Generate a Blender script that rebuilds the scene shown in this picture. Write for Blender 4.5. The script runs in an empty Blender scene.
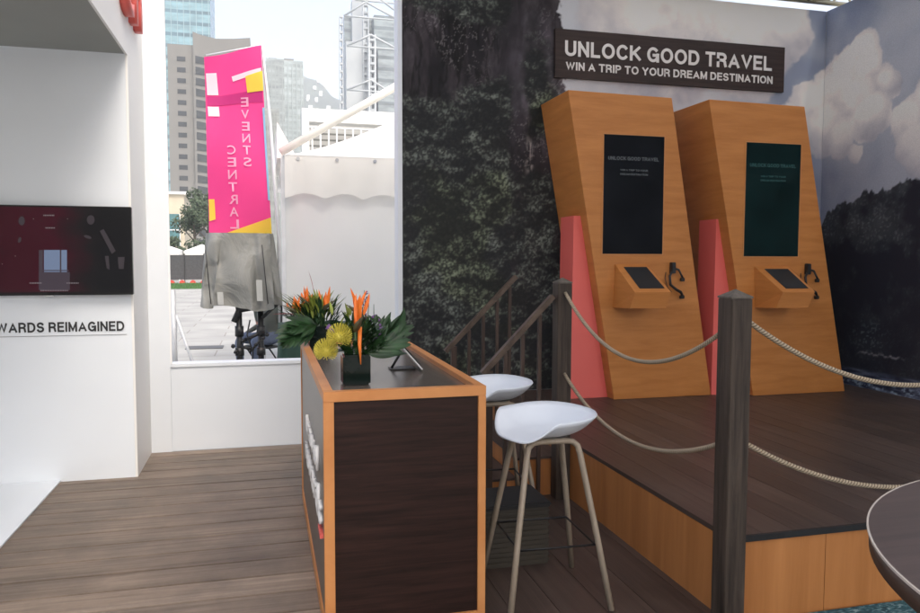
import bpy, bmesh, math, random
import numpy as np
from mathutils import Vector, Matrix
random.seed(7); rng=np.random.default_rng(11)
R=math.radians
scene=bpy.context.scene
col=scene.collection
# ------------------------------------------------------------------ camera
EYE=1.5; F=753.85; CX,CY=460.0,306.5
def cam_rows():
    yaw,pit,rol=R(14.564),R(3.676),R(0.134)
    f=Vector((math.sin(yaw)*math.cos(pit),math.cos(yaw)*math.cos(pit),-math.sin(pit)))
    r=Vector((math.cos(yaw),-math.sin(yaw),0)); u=r.cross(f)
    c,s=math.cos(rol),math.sin(rol)
    return c*r+s*u, -s*r+c*u, f
CR,CU,CF=cam_rows()
cam=bpy.data.objects.new('camera',bpy.data.cameras.new('camera')); col.objects.link(cam)
M4=Matrix(((CR.x,CU.x,-CF.x,0),(CR.y,CU.y,-CF.y,0),(CR.z,CU.z,-CF.z,EYE),(0,0,0,1)))
cam.matrix_world=M4
cam.data.sensor_width=36; cam.data.lens=36*F/920; cam.data.clip_end=6000; cam.data.clip_start=0.05
scene.camera=cam
def at(x,y,Y):
    """point on the plane Y=const that the surveyed photo position corresponds to"""
    d=CR*((x-CX)/F)-CU*((y-CY)/F)+CF
    return Vector((0,0,EYE))+d*(Y/d.y)
# ------------------------------------------------------------------ materials
MATS={}
def newmat(name):
    m=bpy.data.materials.new(name); m.use_nodes=True
    nt=m.node_tree; b=nt.nodes['Principled BSDF']
    MATS[name]=m
    return m,nt,b
def N(nt,t,**kw):
    n=nt.nodes.new(t)
    for k,v in kw.items():
        if k in n.inputs: n.inputs[k].default_value=v
        else: setattr(n,k,v)
    return n
def coords(nt,scale=(1,1,1),rot=(0,0,0)):
    tc=N(nt,'ShaderNodeTexCoord'); mp=N(nt,'ShaderNodeMapping')
    mp.inputs['Scale'].default_value=scale; mp.inputs['Rotation'].default_value=rot
    nt.links.new(tc.outputs['Object'],mp.inputs[0]); return mp.outputs[0]
def ramp(nt,fac,stops):
    r=N(nt,'ShaderNodeValToRGB'); e=r.color_ramp.elements
    while len(e)<len(stops): e.new(0.5)
    for i,(p,c) in enumerate(stops): e[i].position=p; e[i].color=(*c,1) if len(c)==3 else c
    nt.links.new(fac,r.inputs[0]); return r.outputs[0]
def bump(nt,b,h,strength=.2,dist=.01):
    bp=N(nt,'ShaderNodeBump'); bp.inputs['Strength'].default_value=strength; bp.inputs['Distance'].default_value=dist
    nt.links.new(h,bp.inputs['Height']); nt.links.new(bp.outputs[0],b.inputs['Normal'])
def plain(name,c,rough=.5,var=.08,scale=6,metal=0,spec=.5,bmp=0,bd=.01,dis=0,emit=None,estr=1,coat=0,alpha=1,trans=0):
    m,nt,b=newmat(name)
    co=coords(nt)
    n=N(nt,'ShaderNodeTexNoise'); n.inputs['Scale'].default_value=scale; n.inputs['Detail'].default_value=6
    nt.links.new(co,n.inputs['Vector'])
    lo=tuple(max(0,x*(1-var)) for x in c); hi=tuple(min(1,x*(1+var)) for x in c)
    nt.links.new(ramp(nt,n.outputs[0],[(.3,lo),(.7,hi)]),b.inputs['Base Color'])
    b.inputs['Roughness'].default_value=rough; b.inputs['Metallic'].default_value=metal
    b.inputs['Specular IOR Level'].default_value=spec; b.inputs['Coat Weight'].default_value=coat
    b.inputs['Transmission Weight'].default_value=trans
    if emit: b.inputs['Emission Color'].default_value=(*emit,1); b.inputs['Emission Strength'].default_value=estr
    if dis: n.inputs['Distortion'].default_value=dis
    if bmp: bump(nt,b,n.outputs[0],bmp,bd)
    return m
def wood(name,a,bc,scale=(1,12,12),rough=.45,spec=.4,bmp=.1,detail=6,attr=None,contrast=(.3,.7),dirt=0.0,coat=0,bdist=.004):
    m,nt,b=newmat(name)
    co=coords(nt,scale)
    n=N(nt,'ShaderNodeTexNoise'); n.inputs['Scale'].default_value=1.0; n.inputs['Detail'].default_value=detail; n.inputs['Roughness'].default_value=.65
    n.inputs['Distortion'].default_value=.35
    if attr:
        at_=N(nt,'ShaderNodeAttribute',attribute_name=attr)
        mad=N(nt,'ShaderNodeVectorMath',operation='SCALE'); mad.inputs[3].default_value=37.0
        nt.links.new(at_.outputs['Color'],mad.inputs[0])
        ad=N(nt,'ShaderNodeVectorMath',operation='ADD'); nt.links.new(co,ad.inputs[0]); nt.links.new(mad.outputs[0],ad.inputs[1])
        nt.links.new(ad.outputs[0],n.inputs['Vector'])
    else: nt.links.new(co,n.inputs['Vector'])
    c=ramp(nt,n.outputs[0],[(contrast[0],a),(contrast[1],bc)])
    if attr:
        mx=N(nt,'ShaderNodeMix',data_type='RGBA',blend_type='MULTIPLY'); mx.inputs[0].default_value=1
        mr=N(nt,'ShaderNodeMapRange'); nt.links.new(at_.outputs['Fac'],mr.inputs[0]); mr.inputs[3].default_value=.84; mr.inputs[4].default_value=1.13
        nt.links.new(c,mx.inputs[6]); nt.links.new(mr.outputs[0],mx.inputs[7]); c=mx.outputs[2]
    if dirt:
        n2=N(nt,'ShaderNodeTexNoise'); n2.inputs['Scale'].default_value=2.2; n2.inputs['Detail'].default_value=9; n2.inputs['Roughness'].default_value=.7
        nt.links.new(coords(nt),n2.inputs['Vector'])
        mx=N(nt,'ShaderNodeMix',data_type='RGBA',blend_type='MULTIPLY'); mx.inputs[0].default_value=dirt
        nt.links.new(c,mx.inputs[6]); nt.links.new(ramp(nt,n2.outputs[0],[(.35,(.45,.45,.45)),(.65,(1.3,1.28,1.25))]),mx.inputs[7]); c=mx.outputs[2]
        mr=N(nt,'ShaderNodeMapRange'); nt.links.new(n2.outputs[0],mr.inputs[0]); mr.inputs[3].default_value=rough-.12; mr.inputs[4].default_value=rough+.15
        nt.links.new(mr.outputs[0],b.inputs['Roughness'])
    else: b.inputs['Roughness'].default_value=rough
    nt.links.new(c,b.inputs['Base Color']); b.inputs['Specular IOR Level'].default_value=spec; b.inputs['Coat Weight'].default_value=coat
    b.inputs['Coat Roughness'].default_value=.15
    bump(nt,b,n.outputs[0],bmp,bdist)
    return m
WHITE=plain('white_paint',(.74,.775,.81),.55,.03,1.3,bmp=.02)
WHITEF=plain('white_vinyl',(.78,.82,.86),.35,.03,1.0)
CREAM=plain('fascia_paint',(.80,.79,.76),.5,.02,1.2)
SOFF=plain('shaded_soffit',(.30,.31,.285),.7,.05,2)  # grey puts the shadow under the booth roof into the colour
ORA=wood('orange_laminate',(.43,.155,.034),(.60,.245,.068),(1.3,1.3,11),.42,.35,.04,7)
ORV=wood('orange_plywood',(.36,.135,.036),(.54,.225,.072),(7,7,.5),.5,.3,.04,6)
TRIM=wood('orange_trim',(.50,.20,.062),(.60,.27,.095),(3,3,3),.45,.35,.03,4)
CORAL=plain('coral_paint',(.82,.15,.125),.5,.04,2)
DPAN=wood('dark_panel',(.009,.004,.003),(.036,.016,.012),(2.2,2.2,42),.45,.2,.05,7)
DGREY=wood('grey_brown_panel',(.085,.070,.058),(.11,.090,.075),(2,2,20),.32,.5,.02,4)
DTOP=wood('counter_top_laminate',(.075,.060,.050),(.105,.086,.072),(14,2,14),.22,.6,.02,5)
DECK=wood('deck_boards',(.150,.112,.086),(.290,.230,.183),(1.1,26,26),.55,.3,.55,9,'tint',(.30,.70),.55,bdist=.008)
DECKD=wood('stage_boards',(.052,.034,.027),(.105,.072,.058),(30,1.0,30),.42,.4,.35,9,'tint',(.3,.7),.5)
POST=wood('post_timber',(.020,.014,.010),(.078,.057,.043),(34,34,2.2),.6,.3,.6,8,None,(.33,.66))
POSTL=wood('post_timber_cap',(.06,.05,.04),(.14,.12,.10),(24,24,5),.6,.3,.3,8)
RAILM=wood('rail_timber',(.045,.028,.018),(.13,.088,.062),(9,9,9),.5,.4,.2,5)
BALM=wood('baluster_timber',(.030,.017,.012),(.075,.045,.032),(20,20,3),.55,.4,.2,5)
ASH=wood('ash_legs',(.27,.215,.155),(.38,.315,.24),(22,22,4),.5,.4,.1,6)
SEAT=plain('seat_plastic',(.74,.79,.85),.38,.02,3)
BLK=plain('black_metal',(.012,.012,.013),.4,.1,5)
RUB=plain('black_rubber',(.008,.008,.009),.65,.1,30,bmp=.2)
STEEL=plain('steel',(.45,.45,.46),.35,.1,8,metal=.9)
GALV=plain('pale_steel',(.62,.63,.64),.45,.08,6,metal=.3)
CANV=plain('white_canvas',(.80,.79,.75),.75,.05,1.5,bmp=.15)
TARP=plain('grey_tarp',(.235,.235,.215),.7,.12,2.2,bmp=.9,bd=.09,dis=.8)
GREENC=plain('green_cloth',(.012,.045,.030),.7,.2,4)
TABT=wood('table_top_laminate',(.040,.024,.021),(.095,.062,.054),(1.2,26,26),.33,.45,.05,6)
BRN=wood('table_edge',(.050,.028,.020),(.075,.045,.032),(3,3,30),.4,.4,.03,4)
EDGE=plain('pale_edge',(.52,.46,.40),.5,.05,5)
LETW=plain('white_letters',(.78,.77,.76),.5,.02,4)
LETB=plain('black_letters',(.012,.012,.014),.4,.05,4)
GLS=plain('vase_glass',(.004,.010,.008),.12,.2,9,spec=.25)
def rope_mat():
    m,nt,b=newmat('rope_fibre')
    uv=N(nt,'ShaderNodeUVMap'); w=N(nt,'ShaderNodeTexWave',wave_type='BANDS',bands_direction='DIAGONAL')
    w.inputs['Scale'].default_value=1; w.inputs['Distortion'].default_value=.6
    mp=N(nt,'ShaderNodeMapping'); mp.inputs['Scale'].default_value=(42,1.6,1)
    nt.links.new(uv.outputs[0],mp.inputs[0]); nt.links.new(mp.outputs[0],w.inputs['Vector'])
    nt.links.new(ramp(nt,w.outputs[0],[(.1,(.17,.125,.08)),(.6,(.46,.37,.26))]),b.inputs['Base Color'])
    b.inputs['Roughness'].default_value=.8; bump(nt,b,w.outputs[0],.5,.004); return m
ROPE=rope_mat()
# ------------------------------------------------------------------ mesh helpers
class MB:
    def __init__(s): s.bm=bmesh.new(); s.smooth=False; s.mats=[]
    def face(s,pts,mi=0):
        f=s.bm.faces.new([s.bm.verts.new(p) for p in pts]); f.material_index=mi; return f
    def box(s,x0,x1,y0,y1,z0,z1,mi=0,bev=0):
        v=[s.bm.verts.new(p) for p in ((x0,y0,z0),(x1,y0,z0),(x1,y1,z0),(x0,y1,z0),(x0,y0,z1),(x1,y0,z1),(x1,y1,z1),(x0,y1,z1))]
        fs=[s.bm.faces.new([v[i] for i in q]) for q in ((0,3,2,1),(4,5,6,7),(0,1,5,4),(1,2,6,5),(2,3,7,6),(3,0,4,7))]
        for f in fs: f.material_index=mi
        if bev:
            es=list({e for f in fs for e in f.edges})
            bmesh.ops.bevel(s.bm,geom=es,offset=bev,segments=2,affect='EDGES')
        return s
    def prism(s,poly,vec,mi=0):
        """poly: 3-D points; extruded by vec"""
        vec=Vector(vec); a=[s.bm.verts.new(p) for p in poly]; b=[s.bm.verts.new(Vector(p)+vec) for p in poly]
        n=len(a); fs=[s.bm.faces.new(a[::-1]),s.bm.faces.new(b)]
        for i in range(n): fs.append(s.bm.faces.new([a[i],a[(i+1)%n],b[(i+1)%n],b[i]]))
        for f in fs: f.material_index=mi
        bmesh.ops.recalc_face_normals(s.bm,faces=fs); return s
    def tube(s,pts,r,n=8,mi=0,closed=False,cap=True,uv=False,flat=None):
        pts=[Vector(p) for p in pts]; m=len(pts); rings=[]; prev=None
        uvl=s.bm.loops.layers.uv.verify() if uv else None
        L=0; Ls=[]
        for i,p in enumerate(pts):
            if i: L+=(p-pts[i-1]).length
            Ls.append(L)
            if closed: d=pts[(i+1)%m]-pts[i-1]
            else: d=pts[min(i+1,m-1)]-pts[max(i-1,0)]
            d.normalize()
            if prev is None:
                prev=d.orthogonal().normalized()
                if flat is not None: prev=(Vector(flat)-d*Vector(flat).dot(d)).normalized()
            prev=(prev-d*prev.dot(d)).normalized(); q=d.cross(prev)
            rr=r[i] if isinstance(r,list) else r
            ra,rb=rr if isinstance(rr,(list,tuple)) else (rr,rr)
            off=math.pi/4 if n==4 else 0
            rings.append([s.bm.verts.new(p+prev*ra*math.cos(2*math.pi*k/n+off)+q*rb*math.sin(2*math.pi*k/n+off)) for k in range(n)])
        for i in range(m if closed else m-1):
            A,B=rings[i],rings[(i+1)%m]
            for k in range(n):
                f=s.bm.faces.new([A[k],A[(k+1)%n],B[(k+1)%n],B[k]]); f.material_index=mi; f.smooth=n>4
                if uv:
                    us=[(Ls[i],k/n),(Ls[i],(k+1)/n),(Ls[i+1],(k+1)/n),(Ls[i+1],k/n)]
                    for lp,u in zip(f.loops,us): lp[uvl].uv=u
        if cap and not closed:
            s.bm.faces.new(rings[0][::-1]).material_index=mi; s.bm.faces.new(rings[-1]).material_index=mi
        return s
    def lathe(s,prof,c=(0,0,0),n=32,mi=0):
        c=Vector(c); rings=[]
        for r,z in prof: rings.append([s.bm.verts.new(c+Vector((r*math.cos(2*math.pi*k/n),r*math.sin(2*math.pi*k/n),z))) for k in range(n)])
        for i in range(len(rings)-1):
            for k in range(n):
                f=s.bm.faces.new([rings[i][k],rings[i][(k+1)%n],rings[i+1][(k+1)%n],rings[i+1][k]]); f.material_index=mi; f.smooth=True
        s.bm.faces.new(rings[0][::-1]); s.bm.faces.new(rings[-1]); return s
    def grid(s,fn,nu,nv,smooth=True,mi=0):
        V=[[s.bm.verts.new(fn(i/(nu-1),j/(nv-1))) for j in range(nv)] for i in range(nu)]
        for i in range(nu-1):
            for j in range(nv-1):
                f=s.bm.faces.new([V[i][j],V[i+1][j],V[i+1][j+1],V[i][j+1]]); f.smooth=smooth; f.material_index=mi
        return s
    def blob(s,c,r,sub=1,jit=.15,sc=(1,1,1),mi=0):
        res=bmesh.ops.create_icosphere(s.bm,subdivisions=sub,radius=1)
        for v in res['verts']:
            k=r*(1+random.uniform(-jit,jit)); v.co=Vector(c)+Vector((v.co.x*sc[0],v.co.y*sc[1],v.co.z*sc[2]))*k
        for f in {f for v in res['verts'] for f in v.link_faces}: f.smooth=True; f.material_index=mi
        return s
    def out(s,name,mats,parent=None):
        """ONE mesh object; vertices are given in world metres (or in the parent's own frame when it sits at the origin)"""
        me=bpy.data.meshes.new(name); s.bm.normal_update()
        o=bpy.data.objects.new(name,me)
        org=Vector((0,0,0))
        p=parent
        while p is not None: org+=Vector(p.location); p=p.parent
        if org.length>0: bmesh.ops.translate(s.bm,verts=s.bm.verts,vec=-org)
        s.bm.to_mesh(me); s.bm.free()
        for m in (mats if isinstance(mats,(list,tuple)) else [mats]): me.materials.append(m)
        col.objects.link(o)
        if parent is not None: o.parent=parent
        return o
def tag(o,label=None,cat=None,group=None,kind=None):
    if label: o['label']=label
    if cat: o['category']=cat
    if group: o['group']=group
    if kind: o['kind']=kind
    return o
def thing(name,label,cat,loc=(0,0,0),group=None):
    o=bpy.data.objects.new(name,None); o.empty_display_size=.1; o.location=loc; col.objects.link(o)
    return tag(o,label,cat,group)
def copy_tree(o,parent=None):
    c=o.copy(); col.objects.link(c)
    if parent is not None: c.parent=parent
    for ch in [x for x in bpy.data.objects if x.parent==o]: copy_tree(ch,c)
    return c
def solo(name,bm,mat,label,cat,group=None,kind=None):
    o=bm.out(name,mat); return tag(o,label,cat,group,kind)
def text_mesh(body,bold=.0,ext=.002,space=1.0,res=4):
    cu=bpy.data.curves.new('t','FONT'); cu.body=body; cu.offset=bold; cu.extrude=0; cu.space_character=space; cu.resolution_u=res
    o=bpy.data.objects.new('t',cu); col.objects.link(o)
    bpy.context.view_layer.update()
    me=bpy.data.meshes.new_from_object(o.evaluated_get(bpy.context.evaluated_depsgraph_get()))
    bpy.data.objects.remove(o)
    bm=bmesh.new(); bm.from_mesh(me); bpy.data.meshes.remove(me)
    bmesh.ops.dissolve_limit(bm,angle_limit=.001,verts=bm.verts,edges=bm.edges)
    return bm
def arcp(cx,cy,rx,ry,a0,a1,n=14): return [(cx+rx*math.cos(R(a0+(a1-a0)*i/n)),cy+ry*math.sin(R(a0+(a1-a0)*i/n))) for i in range(n+1)]
def glyph(ch):
    """centre lines of a plain bold sans capital on a unit-high box -> (advance width, strokes)"""
    w=.60
    g={'A':(.68,[[(0,0),(.34,1),(.68,0)],[(.13,.30),(.55,.30)]]),
       'B':(.56,[[(.3,.52)]+arcp(.32,.76,.20,.24,-90,90)+[(0,1),(0,0)]+arcp(.33,.26,.23,.26,-90,90)+[(0,.52)]]),
       'C':(.64,[arcp(.34,.5,.34,.5,42,318,22)]),
       'D':(.62,[[(0,0),(0,1)]+arcp(.28,.5,.34,.5,90,-90,16)+[(0,0)]]),
       'E':(.50,[[(.50,0),(0,0),(0,1),(.50,1)],[(0,.53),(.45,.53)]]),
       'G':(.68,[arcp(.34,.5,.34,.5,45,352,24)+[(.68,.46),(.40,.46)],[(.68,.5),(.68,0)]]),
       'I':(.0,[[(0,0),(0,1)]]),
       'K':(.60,[[(0,0),(0,1)],[(.58,1),(.02,.36)],[(.20,.56),(.62,0)]]),
       'L':(.46,[[(0,1),(0,0),(.46,0)]]),
       'M':(.70,[[(0,0),(0,1)],[(0,1),(.35,.06),(.70,1)],[(.70,1),(.70,0)]]),
       'N':(.58,[[(0,0),(0,1)],[(0,1),(.58,0)],[(.58,0),(.58,1)]]),
       'O':(.72,[arcp(.36,.5,.36,.5,0,360,30)]),
       'P':(.54,[[(0,0),(0,1)]+arcp(.28,.73,.26,.27,90,-90,12)+[(0,.46)]]),
       'R':(.58,[[(0,0),(0,1)]+arcp(.30,.74,.25,.26,90,-90,12)+[(0,.48)],[(.30,.48)]+[(.44,.44),(.52,.34),(.54,.15),(.58,0)]]),
       'S':(.56,[arcp(.28,.75,.26,.25,20,250,14)+arcp(.28,.25,.28,.26,85,-165,16)]),
       'T':(.56,[[(0,1),(.56,1)],[(.28,1),(.28,0)]]),
       'U':(.58,[[(0,1)]+arcp(.29,.30,.29,.30,180,360,14)+[(.58,1)]]),
       'V':(.64,[[(0,1),(.32,0),(.64,1)]]),
       'W':(.92,[[(0,1),(.23,0),(.46,1),(.69,0),(.92,1)]]),
       'Y':(.64,[[(0,1),(.32,.45),(.64,1)],[(.32,.45),(.32,0)]])}
    return g[ch]
def sans_bold(body,t=.19,gap=.13):
    bm=bmesh.new(); x=0; k=0
    for ch in body:
        if ch==' ': x+=.34; continue
        w,st_=glyph(ch)
        for line in st_:
            P_=[Vector((x+t/2+a*(1-.0),t/2+b_*(1-t))) for a,b_ in line]; closed=(P_[0]-P_[-1]).length<1e-4 and len(P_)>8
            if closed: P_=P_[:-1]
            n=len(P_); Lf=[];Rt=[]
            for i in range(n):
                a=P_[i]-P_[i-1] if (i or closed) else P_[1]-P_[0]; b_=P_[(i+1)%n]-P_[i] if (i<n-1 or closed) else a
                a=a.normalized(); b_=b_.normalized(); na=Vector((-a.y,a.x)); nb=Vector((-b_.y,b_.x)); m=(na+nb); 
                if m.length<.2: m=na
                m.normalize(); q=min(2.2,1/max(.3,m.dot(na)))
                e=Vector((0,0))
                if not closed and i==0: e=-a*(t/2 if (abs(a.y)<.01 or abs(a.x)<.01) else t*.35)
                if not closed and i==n-1: e=b_*(t/2 if (abs(b_.y)<.01 or abs(b_.x)<.01) else t*.35)
                Lf.append(P_[i]+m*t/2*q+e); Rt.append(P_[i]-m*t/2*q+e)
            for lst in (Lf,Rt):
                for p in lst: p.y=min(1,max(0,p.y))
            zz=k*.0012; k+=1
            LV=[bm.verts.new((p.x,p.y,zz)) for p in Lf]; RV=[bm.verts.new((p.x,p.y,zz)) for p in Rt]
            for i in range(n if closed else n-1):
                j=(i+1)%n
                try: bm.faces.new([RV[i],RV[j],LV[j],LV[i]])
                except ValueError: pass
        x+=w+t+gap
    return bm
def lettering(body,o,u,v,w,h,depth,mat,parent,name='lettering',bold=.012,space=1.0,nrm=None):
    """text whose box starts at o, spans w along u and h along v, standing depth proud along the viewer side"""
    bm=sans_bold(body) if body.isupper() else text_mesh(body,bold,space=space)
    thick=max(p.co.z for p in bm.verts)
    xs=[p.co.x for p in bm.verts]; ys=[p.co.y for p in bm.verts]
    x0,x1,y0,y1=min(xs),max(xs),min(ys),max(ys)
    if h is None: h=(y1-y0)*w/(x1-x0)
    o=Vector(o);u=Vector(u);v=Vector(v); n=u.cross(v) if nrm is None else Vector(nrm)
    g=bmesh.ops.extrude_face_region(bm,geom=bm.faces[:])
    top={x for x in g['geom'] if isinstance(x,bmesh.types.BMVert)}
    for p in bm.verts:
        a=(p.co.x-x0)/(x1-x0)*w; b=(p.co.y-y0)/(y1-y0)*h
        p.co=o+u*a+v*b+n*((depth if p in top else 0)+min(p.co.z*.02,.0012))
    bmesh.ops.recalc_face_normals(bm,faces=bm.faces[:])
    m=MB(); m.bm.free(); m.bm=bm
    return m.out(name,mat,parent)
# ------------------------------------------------------------------ SETTING
# ground outside
def ground():
    m,nt,b=newmat('paving')
    co=coords(nt)
    br=N(nt,'ShaderNodeTexBrick'); br.inputs['Scale'].default_value=1; br.inputs['Brick Width'].default_value=1.6; br.inputs['Row Height'].default_value=.8
    br.inputs['Mortar Size'].default_value=.012
    br.inputs['Color1'].default_value=(.37,.365,.34,1); br.inputs['Color2'].default_value=(.33,.325,.305,1); br.inputs['Mortar'].default_value=(.24,.22,.2,1)
    nt.links.new(co,br.inputs['Vector'])
    n=N(nt,'ShaderNodeTexNoise'); n.inputs['Scale'].default_value=.9; n.inputs['Detail'].default_value=8; nt.links.new(co,n.inputs['Vector'])
    mx=N(nt,'ShaderNodeMix',data_type='RGBA',blend_type='MULTIPLY'); mx.inputs[0].default_value=.7
    nt.links.new(br.outputs[0],mx.inputs[6]); nt.links.new(ramp(nt,n.outputs[0],[(.3,(.7,.7,.7)),(.7,(1.15,1.15,1.13))]),mx.inputs[7])
    nt.links.new(mx.outputs[2],b.inputs['Base Color']); b.inputs['Roughness'].default_value=.8
    return m
g=MB(); g.face([(-3000,-500,-.1),(3000,-500,-.1),(3000,4500,-.1),(-3000,4500,-.1)])
tag(g.out('ground',ground()),kind='structure')
# grass strip
gm=plain('lawn',(.05,.12,.03),.9,.3,3)
g=MB(); g.face([(-40,40.5,-.094),(-1.5,40.5,-.094),(-1.5,49,-.094),(-40,49,-.094)]); tag(g.out('lawn',gm),kind='structure')
random.seed(3)
g=MB()
for i in range(5000):
    x=random.uniform(-9,-2.2); y=random.uniform(40.5,49); h=random.uniform(.04,.1); a=random.uniform(0,6.28); w=.02
    g.face([(x-w*math.cos(a),y-w*math.sin(a),-.094),(x+w*math.cos(a),y+w*math.sin(a),-.094),(x+random.uniform(-.03,.03),y,h-.094)])
tag(g.out('grass',plain('grass_blades',(.06,.15,.035),.8,.3,8)),'short green grass in the strip by the dark fence','grass',kind='stuff')
# deck of planks running along X
def deck():
    d=MB(); lay=d.bm.loops.layers.color.new('tint')
    y=1.0; 
    rr=random.Random(4)
    while y<6.12:
        x=-4.2
        brk=[rr.uniform(-2.9,-1.6)]
        xs=[-1.335 if y<5.44 else -0.86, ] 
        xs=[-4.2]+brk+[.80]
        for a,b_ in zip(xs,xs[1:]):
            n0=len(d.bm.faces); y1=min(y+.1875,6.12)
            d.box(a+.0015,b_-.0015,y,y1,-.03,0,bev=.002)
            d.bm.faces.ensure_lookup_table(); t=rr.random(); c=(t,t,t,1)
            for f in d.bm.faces[n0:]:
                for lp in f.loops: lp[lay]=c
        y+=.2
    tag(d.out('deck',DECK),kind='structure')
    u=MB(); u.box(-4.2,3.2,1.0,6.12,-.09,-.035); tag(u.out('deck_base',BLK),kind='structure')
deck()
d=MB(); lay=d.bm.loops.layers.color.new('tint'); x=.802; rr=random.Random(19)
while x<3.2:
    x1=x+.1985; n0=len(d.bm.faces); d.box(x,x1-.0018,1.0,6.12,-.03,0,bev=.001); t=rr.random(); d.bm.faces.ensure_lookup_table()
    for f in d.bm.faces[n0:]:
        for lp in f.loops: lp[lay]=(t,t,t,1)
    x=x1
tag(d.out('dark_deck',DECKD),kind='structure')
w=MB(); w.box(-4.2,-1.335,2.0,5.468,.002,.012); tag(w.out('white_floor',WHITEF),kind='structure')
# carpet printed with water
def carpet():
    m,nt,b=newmat('water_print_carpet'); co=coords(nt,(1,2.2,1))
    n=N(nt,'ShaderNodeTexNoise'); n.inputs['Scale'].default_value=26; n.inputs['Detail'].default_value=6; n.inputs['Distortion'].default_value=1.2; nt.links.new(co,n.inputs['Vector'])
    nt.links.new(ramp(nt,n.outputs[0],[(.36,(.010,.045,.06)),(.52,(.035,.13,.16)),(.66,(.25,.38,.40))]),b.inputs['Base Color']); b.inputs['Roughness'].default_value=.95
    bump(nt,b,n.outputs[0],.3,.01); return m
c=MB(); c.box(1.95,5.1,.6,2.625,.002,.008); tag(c.out('carpet',carpet()),kind='structure')
# ------------------------------------------------------------------ platform (stage)
PZ=.365
st=thing('stage_platform','low timber stage with dark plank top and orange plywood sides under the two kiosks','stage',(1.834,2.63,0))
d=MB(); lay=d.bm.loops.layers.color.new('tint'); x=1.834; rr=random.Random(9)
while x<5.1:
    x1=min(x+.152,5.11); n0=len(d.bm.faces)
    d.box(x+.0006,x1-.0006,2.645,6.09,PZ-.022,PZ,bev=.001); t=rr.random(); d.bm.faces.ensure_lookup_table()
    for f in d.bm.faces[n0:]:
        for lp in f.loops: lp[lay]=(t,t,t,1)
    x=x1
d.out('plank_top',DECKD,st)
d=MB(); d.box(1.832,5.11,2.628,2.6435,PZ-.024,PZ+.001); d.out('front_edge_trim',RUB,st)
d=MB(); d.box(1.8465,2.292,2.64,2.66,0,PZ-.0245); d.box(2.295,3.5,2.64,2.66,0,PZ-.0245); d.box(3.503,5.11,2.64,2.66,0,PZ-.0245); d.out('front_panel',ORV,st)
d=MB(); d.box(1.834,1.846,2.64,3.86,0,PZ-.0235); d.box(1.834,1.846,3.863,5.08,0,PZ-.0235); d.box(1.834,1.846,5.083,6.09,0,PZ-.0235); d.out('side_panel',ORV,st)
# steps
sp=thing('steps','pair of low dark timber steps with orange risers behind the white stools','steps',(1.5,4.95,0))
d=MB(); d.box(1.53,1.832,4.42,5.5,0,.235); d.box(1.23,1.528,4.42,5.5,0,.11); d.out('riser_box',ORV,sp)
d=MB(); d.box(1.52,1.832,4.41,5.51,.2355,.25); d.out('tread',DECKD,sp)
d=MB(); d.box(1.22,1.518,4.41,5.51,.1105,.125); d.out('tread',DECKD,sp)
# ------------------------------------------------------------------ left booth
b=thing('exhibition_booth','white open fronted booth with a deep soffit above the wall television','booth',(-2,5.5,0))
d=MB(); d.box(-4.2,-.8705,5.47,5.56,0,2.84); d.out('back_wall',WHITE,b)
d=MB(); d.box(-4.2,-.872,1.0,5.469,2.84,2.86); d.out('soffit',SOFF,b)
d=MB(); d.box(-.87,-.855,1.0,6.119,2.835,4.4); d.box(-.87,-.855,5.47,6.119,0,2.8349); d.out('side_fascia',CREAM,b)
d=MB(); d.box(-4.2,-.8701,1.0,5.5,4.38,4.4); d.out('roof_panel',WHITE,b)
d=MB(); d.box(-4.3,-4.21,1.0,5.56,0,4.4); d.out('side_wall',WHITE,b)
lt=thing('raised_letters','coral red raised letters high on the white fascia of the booth','letters',(-.85,5.5,3.07))
lettering('c',(-.854,5.17,3.06),(0,1,0),(0,0,1),.30,.29,.05,CORAL,lt,'letter',.03,nrm=(1,0,0))
lettering('h',(-.854,5.54,3.07),(0,1,0),(0,0,1),.28,.42,.05,CORAL,lt,'letter',.03,nrm=(1,0,0))
wl=thing('wall_lettering','black REWARDS REIMAGINED lettering with a thin underline below the television','lettering',(-1.4,5.468,1.0))
# "REWARDS REIMAGINED": fitted so that WARDS REIMAGINED spans the seen length
lettering('REWARDS REIMAGINED',(-1.787,5.4685,1.006),(1,0,0),(0,0,1),.870,.066,.003,LETB,wl,'lettering',.022,nrm=(0,-1,0))
d=MB(); d.box(-2.1,-.902,5.4665,5.4695,.9795,.983); d.out('underline',plain('grey_line',(.25,.25,.26)),wl)
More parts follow.
